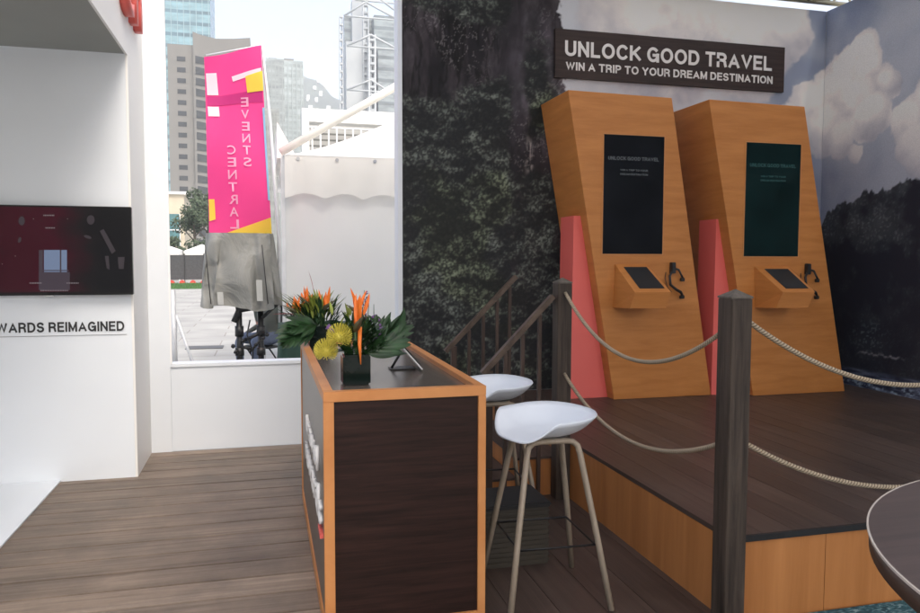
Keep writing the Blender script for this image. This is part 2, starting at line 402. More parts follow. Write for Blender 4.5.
# television
def television():
    t=thing('television','wide black wall television showing a dim wine red picture, at left','television',(-1.36,5.42,1.54))
    X0,X1,Z0,Z1,Yf=-1.875,-.845,1.252,1.832,5.40
    d=MB(); d.box(X0,X1,Yf,Yf+.045,Z0,Z1,bev=.004); d.out('bezel',plain('tv_gloss_black',(.006,.006,.007),.25,.1,5,spec=.2),t)
    d=MB(); d.box(-1.6,-1.1,Yf+.046,5.469,1.38,1.7); d.out('wall_bracket',BLK,t)
    m,nt,bs=newmat('tv_picture'); tc=N(nt,'ShaderNodeTexCoord'); sx=N(nt,'ShaderNodeSeparateXYZ'); nt.links.new(tc.outputs['Generated'],sx.inputs[0])
    n=N(nt,'ShaderNodeTexNoise'); n.inputs['Scale'].default_value=3.5; n.inputs['Detail'].default_value=5; nt.links.new(tc.outputs['Generated'],n.inputs['Vector'])
    ad=N(nt,'ShaderNodeMath',operation='MULTIPLY_ADD'); nt.links.new(n.outputs[0],ad.inputs[0]); ad.inputs[1].default_value=.35; nt.links.new(sx.outputs[0],ad.inputs[2])
    c=ramp(nt,ad.outputs[0],[(.15,(.010,.004,.006)),(.45,(.045,.006,.012)),(.72,(.05,.006,.014)),(.92,(.012,.010,.011)),(1.0,(.008,.008,.009))])
    bs.inputs['Base Color'].default_value=(.006,.006,.007,1); bs.inputs['Roughness'].default_value=.12
    nt.links.new(c,bs.inputs['Emission Color']); bs.inputs['Emission Strength'].default_value=.33; bs.inputs['Specular IOR Level'].default_value=.05
    d=MB(); d.box(X0+.012,X1-.012,Yf-.003,Yf-.0005,Z0+.022,Z1-.012); sc=d.out('screen',m,t)
    def em(name,c,s=1.0): return plain(name,(.01,.01,.01),.3,.1,5,spec=.05,emit=c,estr=s)
    e1=em('picture_window',(.10,.13,.2),.6); e2=em('picture_grey',(.045,.036,.042),.4); e3=em('picture_dim',(.06,.045,.06),.35); e4=em('picture_pale',(.16,.14,.15),.5)
    y=Yf-.0045
    def q(mb,pts): mb.face([(a[0],y,a[1]) for a in (at(px,py,5.397).xz for px,py in pts)])
    d=MB(); q(d,[(44,285),(67,285),(67,250),(44,250)]); d.out('window_picture',e1,sc)
    y-=.0012; d=MB()
    for pts in ([(39,285),(43,285),(43,250),(39,250)],[(60,285),(61.5,285),(61.5,250),(60,250)],[(40,271),(69,271),(69,270),(40,270)],[(39,290),(70,290),(70,272),(39,272)]): 
        y-=.0006; q(d,pts)
    d.out('window_frame_picture',e3,sc)
    y-=.001; d=MB()
    def ell(cx,cy,rx,ry,rot=0,n=14): return [(cx+rx*math.cos(a)*math.cos(rot)-ry*math.sin(a)*math.sin(rot),cy+rx*math.cos(a)*math.sin(rot)+ry*math.sin(a)*math.cos(rot)) for a in [-2*math.pi*k/n for k in range(n)]]
    for e in (ell(22,221,3.2,4.5),ell(91,220,4,4.8),ell(20,240,1.5,3,.3),ell(88,237,4,1.6,.3)): y-=.0005; q(d,e)
    for pts in ([(100,231),(104,229),(116,251),(112,254)],[(105,256),(109,256),(110,270),(107,268)],[(118,257),(125,257),(124,269),(119,269)]): y-=.0005; q(d,pts)
    d.out('figure_picture',e2,sc)
    y-=.001; d=MB()
    for (x0,x1,yy) in ((44,55,215.5),(46,55,228),(30,42,283),(67,79,283),(41,68,290.5)):
        x=x0; y-=.0004
        while x<x1: q(d,[(x,yy+.6),(x+.9,yy+.6),(x+.9,yy-.6),(x,yy-.6)]); x+=1.4
    for cx,cy in ((34,219),(68,219),(3,264),(16,256)): y-=.0004; q(d,ell(cx,cy,.5,.5,0,8))
    d.out('caption_picture',e4,sc)
    d=MB(); d.box(-1.375,-1.325,Yf-.006,Yf+.02,Z0-.008,Z0-.0005); d.out('logo_tab',STEEL,t)  # plain steel tab for the maker's logo
television()
# ------------------------------------------------------------------ opening wall
ow=thing('partition_wall','white low partition with tall post and wide open window onto the plaza','wall',(.1,6.15,0))
d=MB(); d.box(-.8545,-.706,6.12,6.26,0,4.4); d.out('post',WHITE,ow)
d=MB(); d.box(-.7055,1.10,6.135,6.25,0,.655); d.out('low_wall',WHITE,ow)
d=MB(); d.box(-.7055,1.062,6.122,6.27,.6555,.682,bev=.002); d.out('ledge',WHITE,ow)
d=MB(); d.box(1.063,1.098,6.10,6.27,.6555,4.4); d.out('jamb',WHITE,ow)
d=MB(); d.box(-.7055,1.0625,6.13,6.26,4.15,4.4); d.out('lintel',WHITE,ow)
d=MB(); d.box(-.7055,-.692,6.118,6.134,.6825,4.1499); d.out('frame_strip',plain('bright_white_trim',(.85,.85,.84),.4,.01),ow)
# ------------------------------------------------------------------ murals: a printed photograph of a wooded karst cliff, cloud and sea
def vnoise(u,v,seed,freq):
    r=np.random.default_rng(seed); G=r.random((257,257)).astype(np.float32)
    x=(u*freq)%256; y=(v*freq)%256; xi=x.astype(int); yi=y.astype(int); fx=x-xi; fy=y-yi
    fx=fx*fx*(3-2*fx); fy=fy*fy*(3-2*fy)
    return (G[yi,xi]*(1-fx)+G[yi,xi+1]*fx)*(1-fy)+(G[yi+1,xi]*(1-fx)+G[yi+1,xi+1]*fx)*fy
def fbm(u,v,seed,freq,oc=5,g=.55):
    s=0;a=1;t=0
    for k in range(oc):
        an=.6+1.1*k; c_,s_=math.cos(an),math.sin(an)
        s=s+a*vnoise(u*c_-v*s_+50,u*s_+v*c_+50,seed+k*7,freq*1.93**k); t+=a; a*=g
    return s/t
def sm(x,a,b): t=np.clip((x-a)/(b-a),0,1); return t*t*(3-2*t)
def lin(c): c=np.array(c)/255.; return np.where(c<=.04045,c/12.92,((c+.055)/1.055)**2.4)
Z0m,Z1m=PZ,3.80
CLOUDS=[(5.53,3.30,.20),(5.36,3.18,.24),(5.60,3.12,.22),(5.20,3.02,.24),(5.45,2.92,.34),(4.98,2.90,.24),(5.12,2.74,.26),(5.68,2.72,.22),(5.85,2.98,.14),(4.75,2.70,.22),(5.35,2.60,.2),
        (6.08,2.62,.22),(6.28,2.72,.24),(6.45,2.95,.25),(6.15,2.44,.16),(6.35,2.35,.25),(4.62,3.62,.35),(4.2,3.5,.6),(3.4,3.6,.8),(5.55,2.42,.10)]
def mural_colors(s,z):
    """s = metres along the unrolled wall, z = height; returns linear RGB of the print's inks"""
    C=np.zeros(s.shape+(3,),np.float32)
    # sky
    w=fbm(s,z,5,1.3,4); 
    blue=lin((132,144,170)); pale=lin((202,205,212)); white=lin((240,234,230)); shade=lin((158,160,176))
    k=sm(w,.35,.65)[...,None]*.6+sm(5.0-s,-.3,1.4)[...,None]*.6
    C[:]=blue+(pale-blue)*np.clip(k,0,1)
    du=(fbm(s,z,31,4.0,5)-.5)*.22; dv=(fbm(s,z,57,4.0,5)-.5)*.22
    f=np.full(s.shape,-9.,np.float32); low=np.zeros(s.shape,np.float32)
    for cs,cz,r in CLOUDS:
        d=1-np.sqrt((s+du-cs)**2+((z+dv-cz))**2)/r
        f=np.maximum(f,d)
        low=np.maximum(low,np.exp(-(((s-cs)/r)**2+((z-(cz+.35*r))/(.8*r))**2)))
    cov=sm(f,-.02,.09)[...,None]
    tex=fbm(s,z,91,5,5)
    lit=np.clip(.25+.95*low+ (tex-.5)*1.0,0,1)[...,None]
    cc=shade+(white-shade)*lit
    C=C*(1-cov)+cc*cov
    haze=np.exp(-((z-2.25)/.35)**2)*sm(s,4.6,5.2)*.35
    C=C*(1-haze[...,None])+lin((150,150,166))*haze[...,None]
    # cliff
    edge=2.47+.10*(fbm(z,z*0,3,2.2,5)-.5)*2+.05*(vnoise(z,z*0+3,9,22)-.5)+ .05*(vnoise(z,s,10,45)-.5)
    edge=edge+sm(z,3.0,2.2)*.9
    cl=sm(edge-s,-.012,.012)
    wx=.10*(fbm(s,z,71,2.2,3)-.5); wz_=.2*(fbm(s,z,73,2.2,3)-.5)
    rock=fbm((s+wx)*2.0,(z+wz_)*.6,17,3.0,7,.62); rk2=fbm(s,z,23,9,5)
    fiss=1-np.abs(fbm((s+wx*1.5)*2.6,(z+wz_)*.5,41,3,5)*2-1)
    top=sm(z,1.7,3.0)
    rc=lin((28,25,30))+ (lin((92,84,90))-lin((28,25,30)))*(np.clip((rock-.40)*2.4,0,1)*(.35+.5*top))[...,None]
    rc=rc*(1-.7*sm(fiss,.88,.99)[...,None])*(0.45+1.1*rk2[...,None])
    rid=1-np.abs(fbm(s*1.2+wx,z*.8,63,19,3)*2-1); wisp=sm(rid,.93,.995)*sm(fbm(s,z,64,2.2,3),.42,.6)
    rc=rc+lin((120,116,116))*(wisp*.55)[...,None]
    sk=np.exp(-((s-2.13-.06*np.sin(z*3+1)-.5*wx)/.030)**2)*sm(z,1.55,1.7)*(1-sm(z,2.5,2.7))*sm(vnoise(s*3,z,66,22),.45,.75)
    rc=rc+lin((170,160,156))*(sk*.8)[...,None]
    sheen=np.exp(-((s-2.2)/.22)**2-((z-3.0)/.5)**2); rc=rc+lin((112,105,116))*(sheen*.5*(.4+rk2))[...,None]
    # foliage cover
    dens=fbm(s,z,101,1.5,6)+.26*sm(z,3.3,1.0)-.10*np.exp(-((s-1.75)/.3)**2)*sm(z,2.7,3.3)-.20*np.exp(-((s-2.08)/.10)**2)*sm(z,1.2,1.7)-.07*sm(s,2.15,2.4)
    g=sm(dens,.46,.60)
    big=fbm(s,z,129,3.0,4); clump=fbm(s,z,131,8,4); up=fbm(s,z,131,8,3)-fbm(s,z+.03,131,8,3)
    leaf=.30*vnoise(s*.8+z*.6,z*.8-s*.6,151,58)+.38*vnoise(s,z,152,88)+.32*vnoise(s*.7-z*.7,z*.7+s*.7,153,75); lf=sm(leaf,.42,.70)
    gb=np.clip(.21+(big-.50)*1.5+(clump-.50)*1.5+up*2.4,0.04,1)
    gc=lin((27,28,31))+ (lin((122,129,120))-lin((15,16,18)))*(gb*(.12+.88*lf))[...,None]
    olive=sm(fbm(s,z,171,2.5,3),.5,.68)[...,None]; gc=gc*(1+olive*np.array((.05,.10,-.14)))
    cc=rc*(1-g[...,None])+gc*g[...,None]
    C=C*(1-cl[...,None])+cc*cl[...,None]
    # dark island on the side wall
    xs=[4.3,4.85,5.11,5.2,5.3,5.5,5.65,5.8,6.0,6.26,6.6,7.2,8.2,9]; zs=[1.35,1.62,1.80,1.93,1.98,2.01,2.08,2.09,2.12,2.14,2.22,2.35,2.2,2.0]
    hz=np.interp(s,xs,zs)+.05*(vnoise(s,s*0,201,14)-.5)+.035*(vnoise(s,s*0,205,40)-.5)+.02*(vnoise(s,z,206,60)-.5)
    hm=sm(hz-z,-.008,.010)*sm(s,4.2,4.35)
    hn=fbm(s,z,211,5,5); ln=sm(vnoise(s,z,213,70),.6,.95)
    hc=lin((36,37,48))+(lin((118,124,126))-lin((36,37,48)))*(np.clip((hn-.40)*2.6,0,1)*(.25+.75*sm(z,.8,1.9))*(.30+.70*ln))[...,None]
    # beach grove and shore line
    gv=np.exp(-((s-5.75)/.16)**2-((z-.83)/.10)**2); hc=hc+lin((80,92,92))*(gv*ln*1.1)[...,None]
    shn=np.exp(-((z-.66-.02*np.sin(s*40))/.010)**2)*sm(s,5.6,5.68)*sm(6.1,s,s+.1); shn=np.exp(-((z-.675-.012*(vnoise(s,s*0,301,50)-.5)*2)/.008)**2)*sm(s,5.62,5.7)*(1-sm(s,6.05,6.2))
    hc=hc+lin((190,186,190))*(shn*.6*vnoise(s,z,303,60))[...,None]
    C=C*(1-hm[...,None])+hc*hm[...,None]
    # sea
    wz=.53; wm=sm(wz-z,-.006,.03)*sm(s,4.2,4.35)
    rip=fbm(s*1.2,z*9,221,6,4); foam=sm(fbm(s*3,z*7,223,7,4),.55,.70)*sm(wz-z,.04,.11)
    wc=lin((44,48,68))+(lin((118,128,152))-lin((44,48,68)))*np.clip((rip-.35)*2.0,0,1)[...,None]
    wc=wc+lin((150,170,185))*(foam*.75)[...,None]
    C=C*(1-wm[...,None])+wc*wm[...,None]
    return np.clip(C,0.002,.8)
def mural_mat():
    m,nt,b=newmat('printed_fabric'); a=N(nt,'ShaderNodeAttribute',attribute_name='print')
    n=N(nt,'ShaderNodeTexNoise'); n.inputs['Scale'].default_value=240; nt.links.new(coords(nt),n.inputs['Vector'])
    n3=N(nt,'ShaderNodeTexNoise'); n3.inputs['Scale'].default_value=1.1; n3.inputs['Detail'].default_value=2; nt.links.new(coords(nt),n3.inputs['Vector'])
    mx=N(nt,'ShaderNodeMix',data_type='RGBA',blend_type='MULTIPLY'); mx.inputs[0].default_value=.35
    nt.links.new(a.outputs['Color'],mx.inputs[6]); nt.links.new(ramp(nt,n.outputs[0],[(.3,(.6,.6,.6)),(.7,(1.4,1.4,1.4))]),mx.inputs[7])
    nt.links.new(mx.outputs[2],b.inputs['Base Color']); b.inputs['Roughness'].default_value=.6; b.inputs['Specular IOR Level'].default_value=.25
    bump(nt,b,n3.outputs[0],.12,.03); return m
MUR=mural_mat()
def mural(name,pos,s0,s1,step,parent,strokes=0):
    ns=int((s1-s0)/step)+1; nz=int((Z1m-Z0m)/step)+1
    S,Zg=np.meshgrid(np.linspace(s0,s1,ns),np.linspace(Z0m,Z1m,nz))
    C=mural_colors(S.astype(np.float32),Zg.astype(np.float32))
    if strokes:   # twigs and roots drawn in the print
        r=np.random.default_rng(5)
        for k in range(strokes):
            s=r.uniform(s0,2.62); z=r.uniform(.9,3.8); a=r.normal(1.2,.8); L=r.uniform(.02,.09); c=lin((r.uniform(90,150),)*3)*np.array((1,1.02,.95)); o=r.uniform(.12,.5)
            cv=r.normal(0,9)
            for t in np.arange(0,L,step*.8):
                i=int((z-Z0m)/(Z1m-Z0m)*(nz-1)); j=int((s-s0)/(s1-s0)*(ns-1))
                if 0<=i<nz and 0<=j<ns and C[i,j].max()<.25: C[i,j]=C[i,j]*(1-o)+c*o
                s+=math.cos(a)*step*.8; z+=math.sin(a)*step*.8; a+=cv*step
    co=np.empty((nz*ns,3),np.float32); p=pos(S.ravel(),Zg.ravel()); co[:,0],co[:,1],co[:,2]=p
    ii=np.arange((nz-1)*(ns-1)); r_=ii//(ns-1); c_=ii%(ns-1); a=r_*ns+c_
    F_=np.stack([a,a+1,a+ns+1,a+ns],1).astype(np.int32)
    me=bpy.data.meshes.new(name); me.vertices.add(len(co)); me.vertices.foreach_set('co',co.ravel())
    me.loops.add(F_.size); me.loops.foreach_set('vertex_index',F_.ravel())
    me.polygons.add(len(F_)); me.polygons.foreach_set('loop_start',np.arange(0,F_.size,4,dtype=np.int32))
    me.update(calc_edges=True)
    ca=me.color_attributes.new('print','FLOAT_COLOR','POINT'); rgba=np.ones((len(co),4),np.float32); rgba[:,:3]=C.reshape(-1,3); ca.data.foreach_set('color',rgba.ravel())
    me.materials.append(MUR); o=bpy.data.objects.new(name,me); col.objects.link(o); o.parent=parent
    o.location=-Vector(parent.location)
    return o
bw=thing('backdrop_wall','tall printed backdrop of a wooded cliff and pale sky behind the kiosks','backdrop',(3.1,6.15,0))
mural('printed_face',lambda s,z:(s,np.full_like(s,6.10),z),1.099,5.108,.0085,bw,0)
d=MB(); d.box(1.0995,5.11,6.104,6.16,0,3.80); d.out('frame',WHITE,bw)
sw=thing('backdrop_wall','tall printed backdrop of a dark island, clouds and sea on the right side wall','backdrop',(5.15,4.5,0))
mural('printed_face',lambda s,z:(np.full_like(s,5.11),6.10-(s-5.11),z),5.112,7.6,.0105,sw)
d=MB(); d.box(5.114,5.17,-2.0,6.16,0,3.80); d.box(5.108,5.113,-2.0,4.58,0,3.80); d.out('frame',WHITE,sw)
# ------------------------------------------------------------------ sign board
sg=thing('sign_board','dark wooden sign reading UNLOCK GOOD TRAVEL above the kiosks','sign',(3.52,6.08,3.23))
d=MB(); d.box(2.40,4.645,6.065,6.097,3.025,3.43,bev=.002); d.out('board',wood('sign_wood',(.020,.012,.011),(.052,.033,.029),(2,2,38),.5,.3,.05,6),sg)
lettering('UNLOCK GOOD TRAVEL',(2.487,6.0645,3.208),(1,0,0),(0,0,1),2.02,.128,.004,LETW,sg,'lettering',.018,nrm=(0,-1,0))
lettering('WIN A TRIP TO YOUR DREAM DESTINATION',(2.495,6.0645,3.092),(1,0,0),(0,0,1),2.025,.068,.004,LETW,sg,'lettering',.016,nrm=(0,-1,0))
# ------------------------------------------------------------------ kiosks
def screen_mat(name,tint,rough=.07):
    m,nt,b=newmat(name); b.inputs['Base Color'].default_value=(tint[0]*.4,tint[1]*.4,tint[2]*.4,1); b.inputs['Roughness'].default_value=rough; b.inputs['Specular IOR Level'].default_value=.035
    n=N(nt,'ShaderNodeTexNoise'); n.inputs['Scale'].default_value=2.5; n.inputs['Detail'].default_value=3; nt.links.new(coords(nt),n.inputs['Vector'])
    nt.links.new(ramp(nt,n.outputs[0],[(.35,tuple(x*.35 for x in tint)),(.7,tuple(x*1.0 for x in tint))]),b.inputs['Emission Color']); b.inputs['Emission Strength'].default_value=.28
    return m
SCR1=screen_mat('kiosk_screen_dark',(.008,.009,.0115)); SCR2=screen_mat('kiosk_screen_teal',(.004,.0135,.014))
TSCR=screen_mat('touch_screen_glass',(.03,.03,.032),.06)
FAINT=plain('faint_screen_text',(.01,.01,.01),.4,.1,5,emit=(.055,.06,.065),estr=.5,spec=.05)
FAINT2=plain('fainter_screen_text',(.01,.015,.015),.4,.1,5,emit=(.012,.035,.035),estr=.6,spec=.05)
def kiosk(label,Y,BL,BR,TL,TR,zt,zt2,Yb,scr,scrm,txt,coral,tray,hook):
    k=thing('touch_kiosk',label,'kiosk',((BL+BR)/2,Y,PZ),'leaning orange touch kiosks on the stage')
    d=MB(); d.prism([(BL,Y,PZ+.001),(BR,Y,PZ+.001),(TR,Y,zt2),(TL,Y,zt)],(0,Yb-Y,0)); bmesh.ops.bevel(d.bm,geom=d.bm.edges[:],offset=.003,segments=1,affect='EDGES'); d.out('body',ORA,k)
    cx,cy0,cy1,cz=coral
    d=MB(); d.prism([(cx-.01,cy0,PZ+.001),(BL+.05,cy0,PZ+.001),(BL+.05,cy0,cz-.5),(cx+.10,cy0,cz),(cx,cy0,cz)],(0,cy1-cy0,0)); d.out('side_support',CORAL,k)
    x0,x1,z0,z1=scr
    d=MB(); d.box(x0,x1,Y-.004,Y+.02,z0,z1); s=d.out('screen',scrm,k)
    d=MB(); w_=.008
    d.box(x0-w_,x0-.0005,Y-.005,Y+.02,z0-w_,z1+w_); d.box(x1+.0005,x1+w_,Y-.005,Y+.02,z0-w_,z1+w_); d.box(x0,x1,Y-.005,Y+.02,z1+.0005,z1+w_); d.box(x0,x1,Y-.005,Y+.02,z0-w_,z0-.0005); d.out('screen_frame',TRIM,k)
    W=x1-x0; H=z1-z0
    for body,fx,fz,fw,fh in (('UNLOCK GOOD TRAVEL',.07,.79,.84,.030),('WIN A TRIP TO YOUR',.27,.70,.46,.016),('DREAM DESTINATION',.27,.665,.46,.016)):
        lettering(body,(x0+W*fx,Y-.0045,z0+H*fz),(1,0,0),(0,0,1),W*fw,H*fh,.001,txt,s,'screen_text',.0,nrm=(0,-1,0))
    # tray
    (ax,az),(bx,_),(dx,dz,cxx),(ex,ez),(fx,fz),p=tray
    top=[(ax,Y,az),(bx,Y,az),(cxx,Y-p,dz),(dx,Y-p,dz)]; low=[(fx,Y,fz),(fx+(bx-ax),Y,fz),(ex+(cxx-dx),Y-p+.02,ez),(ex,Y-p+.02,ez)]
    d=MB(); tv=[d.bm.verts.new(q) for q in top]; lv=[d.bm.verts.new(q) for q in low]
    d.bm.faces.new(tv); d.bm.faces.new(lv[::-1])
    for i in range(4): d.bm.faces.new([tv[i],lv[i],lv[(i+1)%4],tv[(i+1)%4]])
    bmesh.ops.recalc_face_normals(d.bm,faces=d.bm.faces[:]); tr=d.out('tray',ORA,k)
    A,B,C_,D_=[Vector(q) for q in top]
    nrm=(B-A).cross(D_-A).normalized(); nrm=nrm if nrm.z>0 else -nrm
    def on(u,v): return A.lerp(B,u).lerp(D_.lerp(C_,u),v)+nrm*.002
    d=MB(); d.prism([on(.20,.12),on(.90,.12),on(.90,.88),on(.20,.88)],nrm*.002); ts=d.out('touch_screen',TSCR,tr)
    # scanner / card reader with cable
    hx,hz=hook
    h=MB(); h.box(hx-.018,hx+.018,Y-.045,Y-.001,hz-.06,hz+.03,bev=.004)
    h.tube([(hx,Y-.03,hz-.03),(hx-.035,Y-.04,hz-.08),(hx-.03,Y-.045,hz-.15),(hx+.02,Y-.05,hz-.19),(hx+.06,Y-.05,hz-.21),(hx+.075,Y-.05,hz-.235)],[.008,.010,.011,.011,.012,.010],8)
    h.tube([(hx+.01,Y-.03,hz-.02),(hx+.045,Y-.04,hz-.03),(hx+.065,Y-.045,hz-.07),(hx+.078,Y-.05,hz-.10)],[.009,.009,.008,.010],8)
    h.box(hx+.06,hx+.092,Y-.06,Y-.03,hz-.125,hz-.095,bev=.004); h.box(hx+.055,hx+.09,Y-.065,Y-.035,hz-.265,hz-.235,bev=.004)
    h.tube([(hx-.05,Y-.004,hz-.05),(hx-.065,Y-.02,hz-.10),(hx-.05,Y-.03,hz-.17),(hx-.01,Y-.03,hz-.21)],.003,6)
    h.out('card_reader',BLK,k)
    return k
kiosk('left leaning orange kiosk with dark blue black screen, beside the stair railing',5.5,2.711,3.593,2.284,3.176,2.793,2.781,6.09,(2.590,3.114,1.536,2.470),SCR1,FAINT,(2.395,5.62,5.89,1.838),
      ((2.699,1.455),(2.98,0),(2.727,1.243,3.035),(2.697,1.119),(2.69,1.109),.29),(3.20,1.44))
kiosk('right leaning orange kiosk with teal screen, nearest the side wall',5.38,3.912,4.816,3.434,4.323,2.760,2.749,6.00,(3.783,4.298,1.520,2.438),SCR2,FAINT2,(3.605,5.50,5.75,1.824),
      ((3.887,1.438),(4.208,0),(3.943,1.240,4.240),(3.898,1.113),(3.902,1.099),.29),(4.385,1.43))
# ------------------------------------------------------------------ posts, ropes
def make_post(label,x,y,h):
    p=thing('rope_post',label,'post',(0,0,0),'square timber posts holding the ropes')
    a=.046
    d=MB(); d.box(-a,a,-a,a,0,h,bev=.003); d.out('shaft',POST,p)
    d=MB(); e=a+.0015; q=[(-e,-e,h+.0005),(e,-e,h+.0005),(e,e,h+.0005),(-e,e,h+.0005)]
    v=[d.bm.verts.new(c) for c in q]; v2=[d.bm.verts.new((c[0],c[1],c[2]+.007)) for c in q]; t=d.bm.verts.new((0,0,h+.036))
    d.bm.faces.new(v[::-1])
    for i in range(4): d.bm.faces.new([v[i],v[(i+1)%4],v2[(i+1)%4],v2[i]]); d.bm.faces.new([v2[i],v2[(i+1)%4],t])
    d.out('pyramid_cap',POSTL,p); p.location=(x,y,0); return p
p1=make_post('near square dark timber post at the stage corner holding four rope ends',1.781,2.577,1.346)
p2=copy_tree(p1); p2.location=(1.783,4.348,0); p2['label']='far square dark timber post at the top of the stair rail beside the left kiosk'
p3=copy_tree(p1); p3.location=(3.62,2.577,0); p3['label']='square timber post at the right end of the front ropes, out beyond the round table'
def rope(a,b_,sag,label):
    a=Vector(a);b_=Vector(b_); pts=[]
    for i in range(41):
        t=i/40; p=a.lerp(b_,t); p.z-=sag*4*t*(1-t); pts.append(p)
    d=MB(); d.tube(pts,.0105,8,uv=True); solo('rope',d,ROPE,label,'rope','ropes slung between the posts')
rope((1.783,4.30,1.29),(1.781,2.625,1.225),.262,'upper rope hanging between the near and far posts in front of the left kiosk')
rope((1.783,4.30,.79),(1.781,2.625,.765),.20,'lower rope sagging between the near and far posts, behind the front stool')
rope((1.829,2.575,1.262),(3.572,2.577,1.262),.295,'upper rope running right from the near post across the right kiosk')
rope((1.829,2.575,.775),(3.572,2.577,.775),.245,'lower rope running right from the near post over the stage top')
# ------------------------------------------------------------------ stair handrails
def handrail(label,y,x0,z0,x1,z1,bal,newel,base):
    t=thing('stair_handrail',label,'handrail',(x0,y,0),'sloping handrails of the steps')
    d=MB(); dx,dz=Vector((x1-x0,0,z1-z0)).normalized().xz; n=(-dz,dx); h=.016
    d.prism([(x0,y-.022,z0),(x1,y-.022,z1),(x1+n[0]*h*2,y-.022,z1+n[1]*h*2),(x0+n[0]*h*2,y-.022,z0+n[1]*h*2)],(0,.044,0)); d.out('rail',RAILM,t)
    for x in bal:
        z=z0+(z1-z0)*(x-x0)/(x1-x0)-.004
        base_z=.126 if x<1.52 else .251
        if x>1.84: base_z=PZ+.001
        if y<4.41 : base_z=0
        d=MB(); d.box(x-.011,x+.011,y-.011,y+.011,base_z,z); d.out('baluster',BALM,t)
    if newel is not None:
        x=newel; z=z0+(z1-z0)*(x-x0)/(x1-x0)-.004
        d=MB(); d.box(x-.02,x+.02,y-.02,y+.02,0 if y<4.41 else .001,z); d.out('newel',BALM,t)
handrail('front sloping stair handrail joining the far rope post, behind the white stools',4.36,1.285,.79,1.736,1.255,[1.42,1.53,1.64],1.315,0)
handrail('rear sloping stair handrail against the cliff backdrop, past the far post',5.46,1.318,.79,1.87,1.35,[1.49,1.60,1.71,1.81],1.37,0)
# ------------------------------------------------------------------ stools (built at the origin facing -X)
def make_stool():
    s=thing('bar_stool','x','bar stool',(0,0,0),'white scoop bar stools on ash legs')
    d=MB(); NA,NR=64,14
    H=.742
    def shell(u,r,inner):
        th=2*math.pi*u
        ex=1.0; a,b_=.198,.222
        c,sn=math.cos(th),math.sin(th)
        k=(abs(c)**2.5+abs(sn)**2.5)**(-1/2.5)
        x=a*k*c*r; y=b_*k*sn*r
        front=max(0,-c)          # facing -X : the low lip
        back=sm1(-c,.45,.98)    # 1 at front, 0 elsewhere
        lip=.076*(1-back)+.002*back
        lip+= .012*max(0,c)
        rr=max(0,(r-.45)/.55)
        z=H+lip*rr**1.8+ .018*(1-r*r)*0 - .010*(1-min(1,r*1.6)) - (.020*rr*back)
        if not inner:
            z-=.007+.004*(1-r); x*=1.015; y*=1.015
        q=R(22); return Vector((x*math.cos(q)-y*math.sin(q),x*math.sin(q)+y*math.cos(q),z))
    rs=[0.0001]+[ (i/(NR-1)) for i in range(1,NR)]
    V={}
    for inner in (1,0):
        for i,r in enumerate(rs):
            for j in range(NA): V[inner,i,j]=d.bm.verts.new(shell(j/NA,r,inner))
    for inner in (1,0):
        for i in range(NR-1):
            for j in range(NA):
                q=[V[inner,i,j],V[inner,i+1,j],V[inner,i+1,(j+1)%NA],V[inner,i,(j+1)%NA]]
                f=d.bm.faces.new(q if inner else q[::-1]); f.smooth=True
    for j in range(NA):
        f=d.bm.faces.new([V[1,NR-1,j],V[0,NR-1,j],V[0,NR-1,(j+1)%NA],V[1,NR-1,(j+1)%NA]]); f.smooth=True
    bmesh.ops.remove_doubles(d.bm,verts=d.bm.verts,dist=.0004)
    d.out('seat',SEAT,s)
    d=MB(); d.lathe([(.02,H-.035),(.05,H-.033),(.10,H-.022),(.12,H-.012)],n=24); d.out('seat_mount',plain('mount_grey',(.10,.10,.10),.5) if 'mount_grey' not in MATS else MATS['mount_grey'],s)
    zt=H-.030
    for sy in (-1,1):
        pts=[]; yt=sy*.105; yb=sy*.235; xt=.115; xb=.225
        L=[(-xb,yb,0.002),(-xt-.005,yt+sy*.012,zt-.055)]
        pts+=[L[0],(-xb+(xb-xt)*.5,yb+(yt-yb)*.5,zt*.5),L[1],(-xt+.004,yt+sy*.004,zt-.022),(-xt+.026,yt,zt-.004),(-xt+.055,yt,zt),(0,yt,zt)]
        pts+=[(-p[0],p[1],p[2]) for p in pts[-2::-1]]
        d=MB(); d.tube(pts,(.019,.013),10,flat=(0,1,0)); d.out('leg_frame',ASH,s)
    z=.27; f=.5
    t=z/zt; ax=.225+(.115-.225)*t-.012; ay=.235+(.110-.235)*t-.010
    d=MB(); d.tube([(-ax,-ay,z),(ax,-ay,z),(ax,ay,z),(-ax,ay,z)],.0055,8,closed=True); d.out('footrest',BLK,s)
    d=MB()
    for sy in (-1,1): d.tube([(-.10,sy*.105,zt-.005),(0,0,zt-.008),(.10,-sy*.105,zt-.005)],.005,6)
    d.out('cross_brace',BLK,s)
    return s
def sm1(x,a,b_): t=min(1,max(0,(x-a)/(b_-a))); return t*t*(3-2*t)
s1=make_stool(); s1.location=(1.200,3.11,0); s1.rotation_euler=(0,0,R(-2)); s1['label']='front white scoop seat bar stool with full ash legs seen beside the counter'
s2=copy_tree(s1); s2.location=(1.215,3.96,0); s2.rotation_euler=(0,0,R(-5)); s2['label']='rear white scoop seat bar stool partly hidden behind the counter edge'
